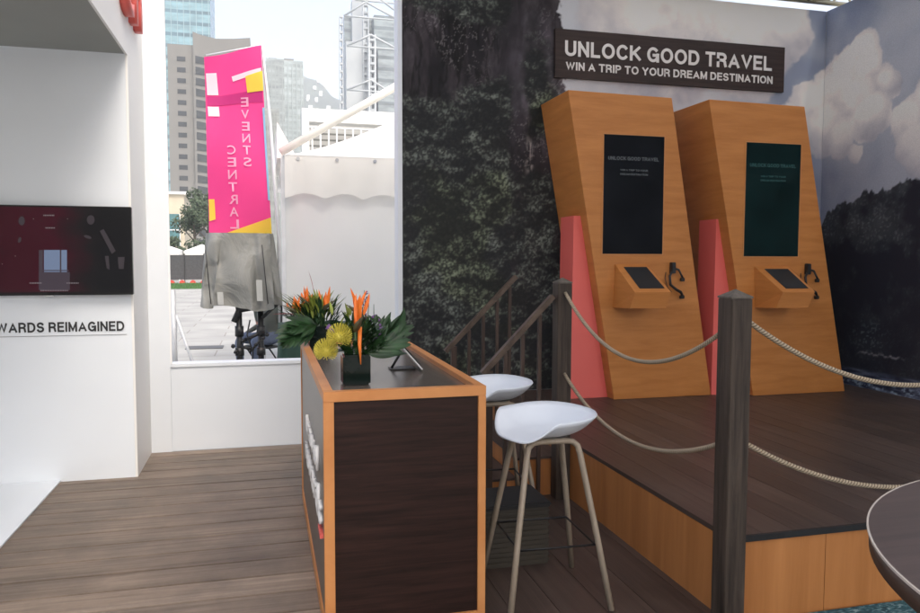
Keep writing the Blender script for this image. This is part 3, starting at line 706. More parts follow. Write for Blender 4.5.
# ------------------------------------------------------------------ crate
cr=thing('storage_crate','dark ribbed storage crate with black lid standing behind the front stool','crate',(1.1,3.53,0))
SLAT=plain('crate_plastic',(.045,.037,.026),.55,.15,9)
d=MB(); d.box(.86,1.335,3.405,3.67,.0,.285)
for i in range(11): d.box(.865,1.33,3.396,3.4045,.012+i*.0245,.012+i*.0245+.015,bev=.002); d.box(1.3355,1.343,3.41,3.665,.012+i*.0245,.012+i*.0245+.015,bev=.002)
d.out('ribbed_body',SLAT,cr)
d=MB(); d.box(.85,1.348,3.392,3.685,.2855,.312,bev=.008); d.out('lid',RUB,cr)
# ------------------------------------------------------------------ counter
ct=thing('reception_counter','dark wood panelled reception counter edged in orange wood, carrying the flowers','counter',(.54,3.8,0))
X0,X1,Y0,Y1,H=.213,.864,2.90,4.765,.985
t=.040
d=MB(); d.box(X0+.006,X1-.006,Y0+.012,Y0+.03,.0,H-t-.001); d.out('end_panel',DPAN,ct)
d=MB(); d.box(X0+.006,X0+.022,Y0+.0305,Y1-.02,.0,H-.042); d.out('front_panel',DGREY,ct)
d=MB(); d.box(X1-.022,X1-.006,Y0+.0305,Y1-.02,.0,H-.042); d.out('staff_side_panel',DGREY,ct)
d=MB(); d.box(X0+.006,X1-.006,Y1-.0195,Y1-.006,0,H-.042); d.out('back_panel',DGREY,ct)
d=MB(); d.box(X0+.0225,X1-.0225,Y0+.031,Y1-.02,H-.041,H-.022); d.out('recessed_top',DTOP,ct)
d=MB()
d.box(X0,X0+t,Y0,Y0+.04,0,H-t,bev=.0015); d.box(X1-t*.8,X1,Y0,Y0+.04,0,H-t,bev=.0015); d.box(X0,X1,Y0,Y0+.04,H-t+.0003,H,bev=.0015)
d.box(X0,X0+t,Y0+.0403,Y1-.0403,H-t,H,bev=.0015); d.box(X1-t,X1,Y0+.0403,Y1-.0403,H-t,H,bev=.0015); d.box(X0,X1,Y1-.04,Y1,H-t+.0003,H,bev=.0015)
d.box(X0,X0+.018,Y1-.04,Y1,0,H-t,bev=.0015); d.box(X1-t,X1,Y1-.04,Y1,0,H-t,bev=.0015)
d.box(X0-.001,X0+.02,Y0+.0403,Y1-.0403,0.001,.06,bev=.0015); d.box(X0+t+.0003,X1-.8*t-.0003,Y0,Y0+.02,.001,.05); d.out('edge_trim',TRIM,ct)
lettering('travel',(X0+.0055,4.10,.585),(0,-1,0),(0,0,1),.86,.105,.014,LETW,ct,'front_lettering',.006,nrm=(-1,0,0))
lettering('rewards',(X0+.0055,4.17,.405),(0,-1,0),(0,0,1),1.12,.135,.014,LETW,ct,'front_lettering',.006,nrm=(-1,0,0))
d=MB(); d.box(X0-.009,X0+.0055,3.03,3.15,.365,.387); o=d.out('logo_stroke',CORAL,ct)
# ------------------------------------------------------------------ flower arrangements
LEAFG=plain('dark_glossy_leaf',(.016,.048,.014),.38,.55,22,spec=.35)
LEAFY=plain('yellow_green_leaf',(.20,.24,.035),.5,.25,20)
BOPO=plain('orange_petals',(.85,.20,.022),.45,.15,20)
BOPR=plain('red_bract',(.42,.06,.07),.5,.25,15)
BEAK=plain('bract_green_purple',(.09,.085,.05),.45,.4,12)
PIN=plain('yellow_pins',(.62,.54,.08),.5,.2,25)
STEMG=plain('stem_green',(.05,.10,.03),.5,.2,20)
VIO=plain('violet_petals',(.16,.07,.22),.5,.3,30)
def blade(mb,base,tip,w,up=.1,fold=.25,n=12,split=False,side=None,mi=0,jag=0):
    base=Vector(base);tip=Vector(tip); ax=(tip-base); L=ax.length
    sd=Vector(side).normalized() if side else ax.cross(Vector((0,0,1))).normalized()
    nr=sd.cross(ax.normalized()).normalized()
    rows=[]
    for i in range(n):
        t=i/(n-1); c=base.lerp(tip,t)+nr*up*L*4*t*(1-t)*.5
        ww=w*math.sin(math.pi*min(.999,t**.8))**.8+.0005
        if split and i%3==0 and 0<i<n-1: ww*=.45
        if jag: ww*=random.uniform(1-jag,1)
        rows.append([mb.bm.verts.new(c-sd*ww+nr*fold*ww),mb.bm.verts.new(c-sd*ww*.5+nr*fold*.4*ww),mb.bm.verts.new(c),mb.bm.verts.new(c+sd*ww*.5+nr*fold*.4*ww),mb.bm.verts.new(c+sd*ww+nr*fold*ww)])
    for i in range(n-1):
        for k in range(4):
            f=mb.bm.faces.new([rows[i][k],rows[i+1][k],rows[i+1][k+1],rows[i][k+1]]); f.smooth=True; f.material_index=mi
def palmleaf(mb,base,tip,w,up,side,nf=6,mi=0):
    base=Vector(base);tip=Vector(tip); ax=(tip-base); L=ax.length; axn=ax.normalized(); sd=Vector(side); sd=(sd-axn*sd.dot(axn)).normalized(); nr=sd.cross(axn).normalized(); nr=nr if nr.z>0 else -nr
    C=lambda t: base+ax*t+nr*(up*L*2*t*(1-t)-.10*L*t*t)
    mb.tube([C(i/10) for i in range(11)],[.0028]*8+[.002,.0015,.001],5,mi=mi)
    for k in range(nf):
        t=.22+.74*k/(nf-1); c=C(t)
        for s_ in (-1,1):
            q=math.sin(math.pi*(.25+.62*t)); d_=(axn*random.uniform(.75,1.0)+sd*s_*random.uniform(.55,.85)*(1.15-t)).normalized()
            blade(mb,c,c+d_*w*2.2*q-nr*.02*L,w*.24,.12,.35,8,side=(sd-d_*sd.dot(d_)+nr*.2))
    blade(mb,C(.8),C(1.0)+axn*w*.5,w*.24,.05,.35,8,side=sd)
def bird(parent,base,head,d,sc,first=True):
    """a strelitzia: stem, beak bract, upright orange sepals"""
    base=Vector(base);head=Vector(head);d=Vector(d).normalized()
    s=MB(); s.tube([base,base.lerp(head,.5)+d*.01,head],[.006,.006,.007],8); fl=s.out('flower_stem',STEMG,parent)
    b2=MB(); e=head+d*.13*sc+Vector((0,0,.02*sc)); b2.tube([head-d*.015,head+d*.02*sc+Vector((0,0,.012)),head+d*.07*sc+Vector((0,0,.016)),e],[.006,.013*sc,.009*sc,.001],8); b2.out('bract',BEAK,fl)
    p=MB()
    for k in range(6):
        a=random.uniform(-.35,.75)+k*.06; L=sc*random.uniform(.08,.135); tip=head+Vector((0,0,1))*L*math.cos(a)+d*L*math.sin(a)+Vector((random.uniform(-.02,.02),random.uniform(-.03,.03),0))
        blade(p,head+d*.012*k+Vector((0,0,.008)),tip,.0085*sc,.08,.6,9,side=(random.uniform(.4,1),random.uniform(-.6,.4),0))
    p.out('petals',BOPO,fl)
def pincushion(parent,c,r):
    c=Vector(c); p=MB(); p.blob(c,r*.45,2,.05)
    for k in range(210):
        z=1-2*(k+.5)/210; a=k*2.39996; q=math.sqrt(1-z*z); dv=Vector((q*math.cos(a),q*math.sin(a),z))
        if dv.z<-.75: continue
        e=c+dv*r+Vector((0,0,.12*r)); m=c+dv*r*.65+Vector((0,0,-.04*r))
        p.tube([c+dv*r*.4,m,e],[.0012,.0010,.0016],4)
    return p.out('pincushion_flower',PIN,parent)
def flowers1():
    v=thing('flower_vase','near dark glass vase with orange bird of paradise and yellow pincushion flowers','flower arrangement',(.37,3.20,.965),'flower arrangements on the counter')
    z=.9645; c=Vector((.372,3.205,z))
    d=MB(); d.box(c.x-.058,c.x+.058,c.y-.058,c.y+.058,z,z+.128,bev=.008); d.out('vase',GLS,v)
    zt=z+.128
    # big split leaves to the right
    d=MB(); palmleaf(d,(c.x+.01,c.y+.01,zt-.02),(c.x+.205,c.y+.10,zt+.095),.075,.25,(-.2,.6,.75),6); d.out('leaf',LEAFG,v)
    d=MB(); palmleaf(d,(c.x+.02,c.y-.02,zt-.02),(c.x+.165,c.y-.02,zt+.05),.065,.2,(-.2,.6,.7),5); d.out('leaf',LEAFG,v)
    d=MB(); blade(d,(c.x+.13,c.y+.08,zt+.05),(c.x+.235,c.y+.13,zt+.185),.026,.35,.5,16,side=(.7,.4,-.55)); blade(d,(c.x+.12,c.y+.08,zt+.04),(c.x+.165,c.y+.11,zt+.15),.014,.3,.5,12,side=(.7,.4,-.55)); d.tube([(c.x,c.y,zt-.02),(c.x+.07,c.y+.05,zt+.01),(c.x+.13,c.y+.08,zt+.05)],.003,6); d.out('leaf',LEAFG,v)
    d=MB(); blade(d,(c.x+.01,c.y,zt-.01),(c.x+.13,c.y-.03,zt+.11),.022,.12,.4,14,side=(.3,.6,-.5)); blade(d,(c.x,c.y,zt),(c.x-.12,c.y-.03,zt-.0),.03,.2,.3,12); blade(d,(c.x-.02,c.y,zt-.02),(c.x-.09,c.y-.07,zt+.05),.03,.2,.3,12); d.out('leaf',LEAFG,v)
    bird(v,(c.x,c.y,zt-.05),(c.x-.005,c.y-.055,zt+.10),(.1,-.9,.35),1.15)
    bird(v,(c.x,c.y,zt-.05),(c.x+.030,c.y-.02,zt+.15),(-.5,-.6,.3),1.0)
    # hanging pointed bract with pink tip
    d=MB(); d.tube([(c.x+.012,c.y-.07,zt+.12),(c.x+.008,c.y-.085,zt+.05),(c.x+.012,c.y-.088,zt-.035)],[.009,.008,.002],8); d.out('bract',BOPO,v)
    pincushion(v,(c.x-.125,c.y-.02,zt+.015),.052); pincushion(v,(c.x-.070,c.y-.03,zt+.075),.055)
    d=MB()
    for k in range(60):
        a=random.uniform(0,6.28); rr=random.uniform(.0,.085); zz=zt+random.uniform(.04,.20)
        b0=Vector((c.x-.02+rr*math.cos(a),c.y+.02+rr*math.sin(a)*.6,zz-.03)); blade(d,b0,b0+Vector((random.uniform(-.04,.04),random.uniform(-.03,.03),random.uniform(.03,.06))),.007,.1,.3,6)
    d.out('foliage_sprigs',LEAFY,v)
    d=MB()
    for k in range(150):
        a=random.uniform(0,6.28); rr=random.uniform(0,.085); b0=Vector((c.x+.03+rr*math.cos(a),c.y+rr*math.sin(a)*.7,zt+random.uniform(-.02,.13))); blade(d,b0,b0+Vector((random.uniform(-.05,.06),random.uniform(-.04,.04),random.uniform(.01,.07))),.010,.15,.3,6)
    for k in range(3):
        x=c.x+.03+.02*k; zz=zt+.1
        d.tube([(x,c.y,zz-.1),(x+.005*k,c.y,zz+.06),(x+.01,c.y,zz+.17-.03*k)],[.002,.002,.001],5)
    d.out('green_filler',LEAFG,v)
    d=MB()
    for k in range(16):
        d.tube([(c.x+.045+random.uniform(-.002,.002),c.y,zt+.14+k*.008),(c.x+.045+random.uniform(-.012,.012),c.y+random.uniform(-.01,.01),zt+.146+k*.008)],[.0035,.002],5)
    for k in range(14):
        b0=Vector((c.x+.09+random.uniform(-.02,.025),c.y+random.uniform(-.02,.02),zt+.06+random.uniform(0,.1))); d.blob(b0,.007,1,.3)
    d.blob((c.x-.11,c.y,zt+.115),.012,1,.4); d.blob((c.x-.10,c.y-.02,zt+.10),.011,1,.4)
    d.out('violet_buds',VIO,v)
def flowers2():
    c=Vector((.315,4.58,.9645)); v=thing('flower_vase','far dark glass vase with orange bird of paradise and drooping dark leaves','flower arrangement',tuple(c),'flower arrangements on the counter')
    z=c.z; zt=z+.128
    d=MB(); d.box(c.x-.058,c.x+.058,c.y-.058,c.y+.058,z,z+.128,bev=.008); d.out('vase',GLS,v)
    d=MB(); palmleaf(d,(c.x,c.y,zt-.01),(c.x-.165,c.y-.1,zt-.075),.085,.45,(-.2,.75,.6),7); d.out('leaf',LEAFG,v)
    d=MB(); palmleaf(d,(c.x,c.y-.03,zt),(c.x-.14,c.y-.12,zt-.0),.07,.3,(-.2,.6,.7),6); blade(d,(c.x,c.y,zt),(c.x+.14,c.y-.04,zt+.02),.05,.25,.3,16,side=(0,.6,.8)); d.out('leaf',LEAFG,v)
    bird(v,(c.x,c.y,zt-.03),(c.x+.02,c.y-.03,zt+.09),(.4,-.6,.3),1.1)
    bird(v,(c.x,c.y,zt-.03),(c.x-.11,c.y-.03,zt+.07),(-.9,-.3,.35),.95)
    bird(v,(c.x,c.y,zt-.03),(c.x-.05,c.y-.0,zt+.11),(-.6,-.3,.5),.85)
    d=MB(); blade(d,(c.x-.08,c.y,zt+.06),(c.x-.27,c.y-.03,zt+.075),.014,.05,.4,10); blade(d,(c.x-.03,c.y,zt+.2),(c.x-.06,c.y,zt+.33),.006,.05,.4,8); d.out('bract',BOPR,v)
    d=MB()
    for k in range(260):
        a=random.uniform(0,6.28); rr=random.uniform(0,.14); b0=Vector((c.x-.03+rr*math.cos(a),c.y+rr*math.sin(a)*.5,zt+random.uniform(0,.10))); dx=b0.x-c.x
        blade(d,b0,b0+Vector((dx*.6+random.uniform(-.03,.03),random.uniform(-.04,.04),random.uniform(.03,.10))),.009,.1,.3,6)
    d.out('green_filler',LEAFG,v)
    d=MB()
    for k in range(130):
        a=random.uniform(0,6.28); rr=random.uniform(0,.13); b0=Vector((c.x-.03+rr*math.cos(a),c.y-.02+rr*math.sin(a)*.5,zt+random.uniform(.04,.13))); dx=b0.x-c.x
        blade(d,b0,b0+Vector((dx*.7+random.uniform(-.02,.02),random.uniform(-.04,.04),random.uniform(.04,.11))),.007,.1,.3,6)
    d.out('foliage_sprigs',LEAFY,v)
random.seed(21); flowers1(); flowers2()
# ------------------------------------------------------------------ tablet on the counter
tb=thing('tablet','white edged tablet leaning back on a stand beside the flowers on the counter','tablet',(.66,3.6,.965))
def slab(name,mat,off,w0,w1,l0,l1,parent):
    a=Vector((.715,3.46,.972)); uy=Vector((.04,1,0)).normalized(); up=Vector((-.66,0,.75)).normalized(); n=uy.cross(up).normalized()
    n=n if n.x>0 else -n
    o=a+n*off
    d=MB(); d.prism([o+uy*w0+up*l0,o+uy*w1+up*l0,o+uy*w1+up*l1,o+uy*w0+up*l1],n*.0065); bmesh.ops.bevel(d.bm,geom=d.bm.edges[:],offset=.0015,segments=1,affect='EDGES'); return d.out(name,mat,parent)
slab('casing',plain('tablet_white',(.75,.75,.76),.3,.02,4),0,0,.17,0,.24,tb)
slab('screen',plain('tablet_glass',(.006,.006,.007),.08,.1,4),.0067,.010,.16,.018,.222,tb)
d=MB(); d.prism([(.58,3.54,.966),(.70,3.54,.966),(.70,3.54,.970),(.58,3.54,.970)],(0,.09,0)); d.tube([(.59,3.58,.97),(.632,3.58,1.04)],.006,8); d.out('stand',BLK,tb)
# ------------------------------------------------------------------ round table
rt=thing('round_table','dark brown round high table with a pale edge line, cut off at the right corner','table',(1.46,.63,0))
c=(1.452,.625); r=.625; zt=1.05
d=MB(); d.lathe([(r-.003,zt-.0018),(r-.0032,zt)],(c[0],c[1],0),128); d.out('table_top',TABT,rt)
d=MB(); n=128
V=[[d.bm.verts.new((c[0]+rr_*math.cos(2*math.pi*k/n),c[1]+rr_*math.sin(2*math.pi*k/n),z)) for k in range(n)] for rr_,z in ((r-.003,zt+.0003),(r,zt+.0003),(r,zt-.0035),(r-.003,zt-.0035))]
for i in range(4):
    for k in range(n): d.bm.faces.new([V[i][k],V[(i+1)%4][k],V[(i+1)%4][(k+1)%n],V[i][(k+1)%n]])
bmesh.ops.recalc_face_normals(d.bm,faces=d.bm.faces[:]); d.out('edge_band',EDGE,rt)
d=MB(); d.lathe([(r-.05,zt-.036),(r-.004,zt-.034),(r-.0035,zt-.004)],(c[0],c[1],0),128); d.out('apron',BRN,rt)
d=MB(); d.lathe([(.28,0),(.28,.012),(.05,.03),(.035,.05),(.035,zt-.06),(.12,zt-.0365)],(c[0],c[1],0.008),32); d.out('pedestal',BLK,rt)
# ------------------------------------------------------------------ canopy and truss over the stage
cn=thing('canopy_roof','white fabric canopy roof over the stage, extended behind the camera as added shade','canopy',(3.3,4.2,4.3))
def canvas_t(name,c,t):
    m,nt,b=newmat(name); tr=N(nt,'ShaderNodeBsdfTranslucent'); tr.inputs[0].default_value=(*c,1); mx=N(nt,'ShaderNodeMixShader'); mx.inputs[0].default_value=t
    n=N(nt,'ShaderNodeTexNoise'); n.inputs['Scale'].default_value=2; nt.links.new(coords(nt),n.inputs['Vector'])
    nt.links.new(ramp(nt,n.outputs[0],[(.3,tuple(x*.92 for x in c)),(.7,c)]),b.inputs['Base Color']); b.inputs['Roughness'].default_value=.7
    o=nt.nodes['Material Output']; nt.links.new(b.outputs[0],mx.inputs[1]); nt.links.new(tr.outputs[0],mx.inputs[2]); nt.links.new(mx.outputs[0],o.inputs[0]); return m
CNV=canvas_t('canopy_canvas',(.80,.80,.79),.27)
d=MB(); d.grid(lambda u,v:Vector((.35+4.9*u,-4.5+10.8*v,4.42+.18*math.sin(math.pi*u)*math.sin(math.pi*v))),14,14); d.out('fabric',CNV,cn)  # unseen sheet, enlarged beyond the stage to darken the interior
def truss(label,a,b_,group):
    a=Vector(a);b_=Vector(b_); ax=(b_-a).normalized(); L=(b_-a).length; sd=ax.cross(Vector((0,0,1))).normalized()
    t=thing('lighting_truss',label,'truss',tuple(a),group); h=.2
    ch=[sd*h/2+Vector((0,0,-h/2)),-sd*h/2+Vector((0,0,-h/2)),sd*h/2+Vector((0,0,h/2)),-sd*h/2+Vector((0,0,h/2))]
    d=MB()
    for c_ in ch: d.tube([a+c_,b_+c_],.022,10)
    d.out('chord',BRASS,t)
    d=MB(); n=int(L/.22)
    for i in range(n):
        p=a+ax*(i*L/n); q=a+ax*((i+1)*L/n)
        for k,(m1,m2) in enumerate(((0,1),(1,3),(3,2),(2,0))):
            A_,B_=(m1,m2) if i%2 else (m2,m1); d.tube([p+ch[A_],q+ch[B_]],.010,6)
    d.out('bracing',BRASS,t)
BRASS=plain('aged_truss_metal',(.42,.38,.26),.35,.15,6,metal=.7)
truss('metal lighting truss running above the back wall of the stage',(1.2,5.90,3.94),(5.3,5.90,3.94),'metal trusses under the canopy')
truss('metal lighting truss crossing above the corner of the two backdrops',(4.95,5.74,3.96),(4.95,1.2,3.96),'metal trusses under the canopy')
# ==================================================================== OUTSIDE
# ------------------------------------------------------------------ marquee
mq=thing('white_marquee','white marquee tent with scalloped valance right outside the window opening','tent',(2.2,8.0,-.1))
x0=.222; yq=8.0; ez=2.545
d=MB()
d.grid(lambda u,v:Vector((x0+4.6*u,yq+.02+.007*math.sin(u*31+math.sin(v*5)*1.6)*(.4+.6*v)+.003*math.sin(u*77+v*9),-.1+(ez+.07)*v)),120,16); d.out('side_wall',canvas_t('marquee_wall_canvas',(.86,.86,.83),.5),mq)
CNV2=canvas_t('marquee_canvas',(.82,.80,.75),.3)
d=MB(); nu=140
top=[];bot=[]
for i in range(nu):
    u=i/(nu-1); x=x0-.005+4.6*u; sc_=abs(math.sin(math.pi*(x-x0)/.40)); top.append((x,yq-.035,ez)); bot.append((x,yq-.05+.012*math.sin(x*19),ez-.44+.055*(sc_)))
VT=[d.bm.verts.new(p) for p in top]; VB=[d.bm.verts.new(p) for p in bot]
for i in range(nu-1): d.bm.faces.new([VB[i],VB[i+1],VT[i+1],VT[i]]).smooth=True
d.out('valance',CNV2,mq)
d=MB(); d.grid(lambda u,v:Vector((x0-.02+4.65*u,yq-.04+4.6*v,ez+.005+ (1.35*(min(u,1-u)*2)**.85)*1.0*min(1,.30+1.4*min(v,1-v)*2) if True else 0)),50,30)
d.bm.free(); d=MB()
cx_,cy_=x0+2.3,yq+2.3; apex=Vector((cx_,cy_,ez+1.25)); cs=[(x0-.02,yq-.04),(x0+4.62,yq-.04),(x0+4.62,yq+4.6),(x0-.02,yq+4.6)]
for i in range(4):
    a=Vector((*cs[i],ez)); b_=Vector((*cs[(i+1)%4],ez))
    d.grid(lambda u,v,a=a,b_=b_: (lambda p:Vector((p.x,p.y,ez+ (apex.z-ez)*v**1.25)))(a.lerp(b_,u).lerp(apex,v)),12,16)
d.out('roof',CNV2,mq)
for i in range(11): d=MB(); d.tube([(x0+.13+i*.395,yq-.048,ez-.035),(x0+.13+i*.395,yq-.040,ez-.035)],.018,12); d.out('eyelet',STEEL,mq)
for x in (x0-.01,x0+4.6):
    d=MB(); d.box(x-.03,x+.03,yq+.03,yq+.09,-.1,ez); d.out('pole',GALV,mq)
# second marquee peak behind left & its sloping ridge beam
m2=thing('white_marquee','further white marquee peak with a long white sloping pole, over the scalloped tent','tent',(.3,9.2,-.1))
a=at(283,151,9.2); b_=at(404,82,9.2); dd=(b_-a)
d=MB(); d.tube([a-dd*.02,b_+dd*1.2],.048,8); d.out('sloping_pole',plain('cream_pole',(.78,.76,.68),.5,.05,4),m2)
d=MB(); q=[at(277,122,9.6),at(277,158,9.6),at(297,158,9.6)]
d.prism([q[0],q[1],q[2]],(0,2.2,0)); d.out('gable_canvas',CANV,m2)
d=MB(); p=at(288,158,9.4); d.tube([(p.x,9.4,-.1),(p.x,9.4,p.z)],.03,8); d.out('support_pole',GALV,m2)
# ------------------------------------------------------------------ banner with cover and stand
bn=thing('banner','pink vertical event banner on a slim pole above the grey cover','banner',(.2,9.0,-.1))
tl,tr_,br,bl=at(204,57,9),at(261,47,9),at(272,236,9),at(209,236,9)
def bp(u,v): 
    p=tl.lerp(tr_,u).lerp(bl.lerp(br,u),v); zf=(tl.z+tr_.z)/2*(1-v)+(bl.z+br.z)/2*v; p.z=zf+(tr_.z-tl.z)*(u-.5)*(1-v)**5; p.y=9.0+.05*math.sin(u*5+v*3)+.03*math.sin(v*9-u*2); return p
bcl=canvas_t('banner_pink',(.88,.06,.26),.5)
d=MB(); d.grid(lambda u,v:bp(u,v),24,50); d.out('cloth',bcl,bn)
def patch(name,mat,pts,lift=.012):
    def sub(u0,v0,u1,v1,u2,v2,u3,v3,n=8):
        return (lambda a,b_:(lambda q:bp(q[0],q[1])+Vector((0,-lift,0)))(((1-a)*(1-b_)*u0+a*(1-b_)*u1+a*b_*u2+(1-a)*b_*u3,(1-a)*(1-b_)*v0+a*(1-b_)*v1+a*b_*v2+(1-a)*b_*v3)),n,n)
    for p in pts: d=MB(); d.grid(*sub(*p)); d.out(name,mat,bn)
YEL=canvas_t('banner_yellow',(.85,.72,.08),.4); WHT=canvas_t('banner_white',(.85,.84,.86),.4); PWH=canvas_t('banner_pale_pink',(.86,.50,.66),.45); MAG=canvas_t('banner_magenta',(.55,.03,.22),.4); CYA=canvas_t('banner_blue',(.25,.55,.75),.4)
patch('white_mark',WHT,[(.02,.10,.20,.10,.22,.225,.03,.225),(.03,.29,.22,.29,.23,.345,.04,.345),(.46,.13,.98,.105,.98,.13,.48,.158)])
patch('magenta_band',MAG,[(.03,.235,.98,.21,.98,.27,.03,.285)],.010)
patch('yellow_mark',YEL,[(.70,.14,1.0,.12,1.0,.215,.72,.225),(0.01,.80,.10,.80,.11,.91,.01,.92)],.016); patch('yellow_corner',YEL,[(.20,.995,1.0,.895,1.0,.996,.98,.997)],.016)
patch('blue_edge',CYA,[(.965,.30,1.0,.30,1.0,.80,.97,.80)],.018)
# back of the printed words seen through the cloth: mirrored, running up the cloth
def banner_word(body,u,v0,v1,w):
    n=len(body)
    for i,ch in enumerate(body):
        if ch==' ': continue
        bm=text_mesh(ch,.01); xs=[p.co.x for p in bm.verts]; ys=[p.co.y for p in bm.verts]; a0,a1,b0,b1=min(xs),max(xs),min(ys),max(ys)
        vt=v0+(v1-v0)*(i+.12)/n; vb=v0+(v1-v0)*(i+.86)/n
        bmesh.ops.triangulate(bm,faces=bm.faces[:])
        for p in bm.verts:
            x=(p.co.x-a0)/(a1-a0); yv=(p.co.y-b0)/(b1-b0)
            q=bp(u+w*(1-x),vt+(vb-vt)*(1-yv)); p.co=q+Vector((0,-.014,0))
        m=MB(); m.bm.free(); m.bm=bm; m.out('letter',PWH,bn)
banner_word('CENTRAL',.34,.50,.97,.14); banner_word('EVENTS',.60,.24,.63,.13)
d=MB(); pt=at(263,46,9.03); pb=at(279,236,9.03)
d.tube([at(206,55,9.02)+Vector((0,.02,0)),at(262,45,9.02)+Vector((0,.02,0)),at(270,120,9.02),pb,(pb.x+.01,9.03,-.1)],[.010,.016,.020,.025,.028],8); d.out('pole',GALV,bn)
# grey cover
cv=thing('equipment_cover','grey tarpaulin cover draped over equipment under the pink banner','cover',(-.25,8.8,.9))
def cover(u,v):
    L,Rr=at(203+(201-203)*0,232,8.8),at(273,235,8.8); BLp,BRp=at(202,306,8.8),at(281,298,8.8)
    TLp=at(206,233,8.8)
    th=math.pi*(2*u-1)
    hw=.36+.07*v; cxx=-.262+.015*v; cyy=9.05
    x=cxx+hw*math.copysign(abs(math.sin(th/1))**.6,math.sin(th)); y=cyy-(.22+.06*v)*math.copysign(abs(math.cos(th))**.6,math.cos(th))
    z=1.775-(.80+.03*math.sin(th*5)+.05*math.sin(th+1.2))*v
    k=.012+.028*v; x+=k*math.sin(th*9+v*2.5); y+=k*math.sin(th*11-v*3.1)+.02*math.sin(th*4+v*8)
    kk=abs(((u*5+v*1.3)%1)-.5)+abs(((u*3-v*2.1)%1)-.5)*.8; y-=.035*kk*(.3+v)
    return Vector((x,y,z))
d=MB(); d.grid(cover,140,40); d.face([cover(i/40,0) for i in range(40)]); bmesh.ops.recalc_face_normals(d.bm,faces=d.bm.faces[:]); d.out('tarpaulin',TARP,cv)
d=MB()
for px in (205,262): 
    a=at(px,245,8.75);b_=at(px+6,304,8.74); d=MB(); d.tube([a,a.lerp(b_,.5)+Vector((0,-.012,0)),b_],(.007,.004),6); d.out('seam',BLK,cv)
d=MB()
STRAP=plain('pale_strap',(.45,.45,.42),.7)
for (xa,ya,xb,yb) in ((217,292,224,305),(256,280,263,301)):
    d=MB(); d.prism([at(xa,ya,8.72),at(xb-1,ya,8.72),at(xb,yb,8.72),at(xa+1,yb,8.72)],(0,.004,0)); d.out('strap',STRAP,cv)
# stand
sd_=thing('equipment_stand','black twin column stand with clamps under the grey cover','stand',(-.18,8.95,-.1))
Ys=8.95
for px in (239,260.5):
    a=at(px,308,Ys); d=MB(); d.tube([(a.x,Ys,a.z),(a.x,Ys,-.09)],.034,12); d.tube([(a.x,Ys,.72),(a.x,Ys,.60)],.05,12); d.tube([(a.x,Ys,.47),(a.x,Ys,.38)],.052,12); d.tube([(a.x,Ys,.10),(a.x,Ys,.02)],.05,12); d.out('column',BLK,sd_)
d=MB(); 
for (xa,ya,xb,yb,r_) in ((234,322,241,306,.035),(236,310,274,303,.04),(262,318,282,300,.02),(245,340,262,332,.02),(240,346,254,350,.018),(250,352,262,338,.014)):
    d.tube([at(xa,ya,Ys-.03),at(xb,yb,Ys-.03)],r_,8)
d.out('arm',BLK,sd_)
d=MB()
for (px,py) in ((233,346),(236,352),(263,338),(267,335),(243,341),(256,345)): d.blob(at(px,py,Ys-.06),.028,1,.2)
d.out('clamp_knob',BLK,sd_)
d=MB(); d.tube([at(282,300,Ys),at(281,335,Ys),at(276,372,Ys)],.012,6); d.tube([at(250,320,Ys),at(247,335,Ys-.05),at(253,352,Ys-.04),at(251,375,Ys)],.009,6); d.out('cable',BLK,sd_)
d=MB()
for sx in (-1,1):
    for sy in (-1,1): d.tube([(-.19,Ys,.0),(-.19+sx*.45,Ys+sy*.4,-.085)],.02,8)
d.out('foot',BLK,sd_)
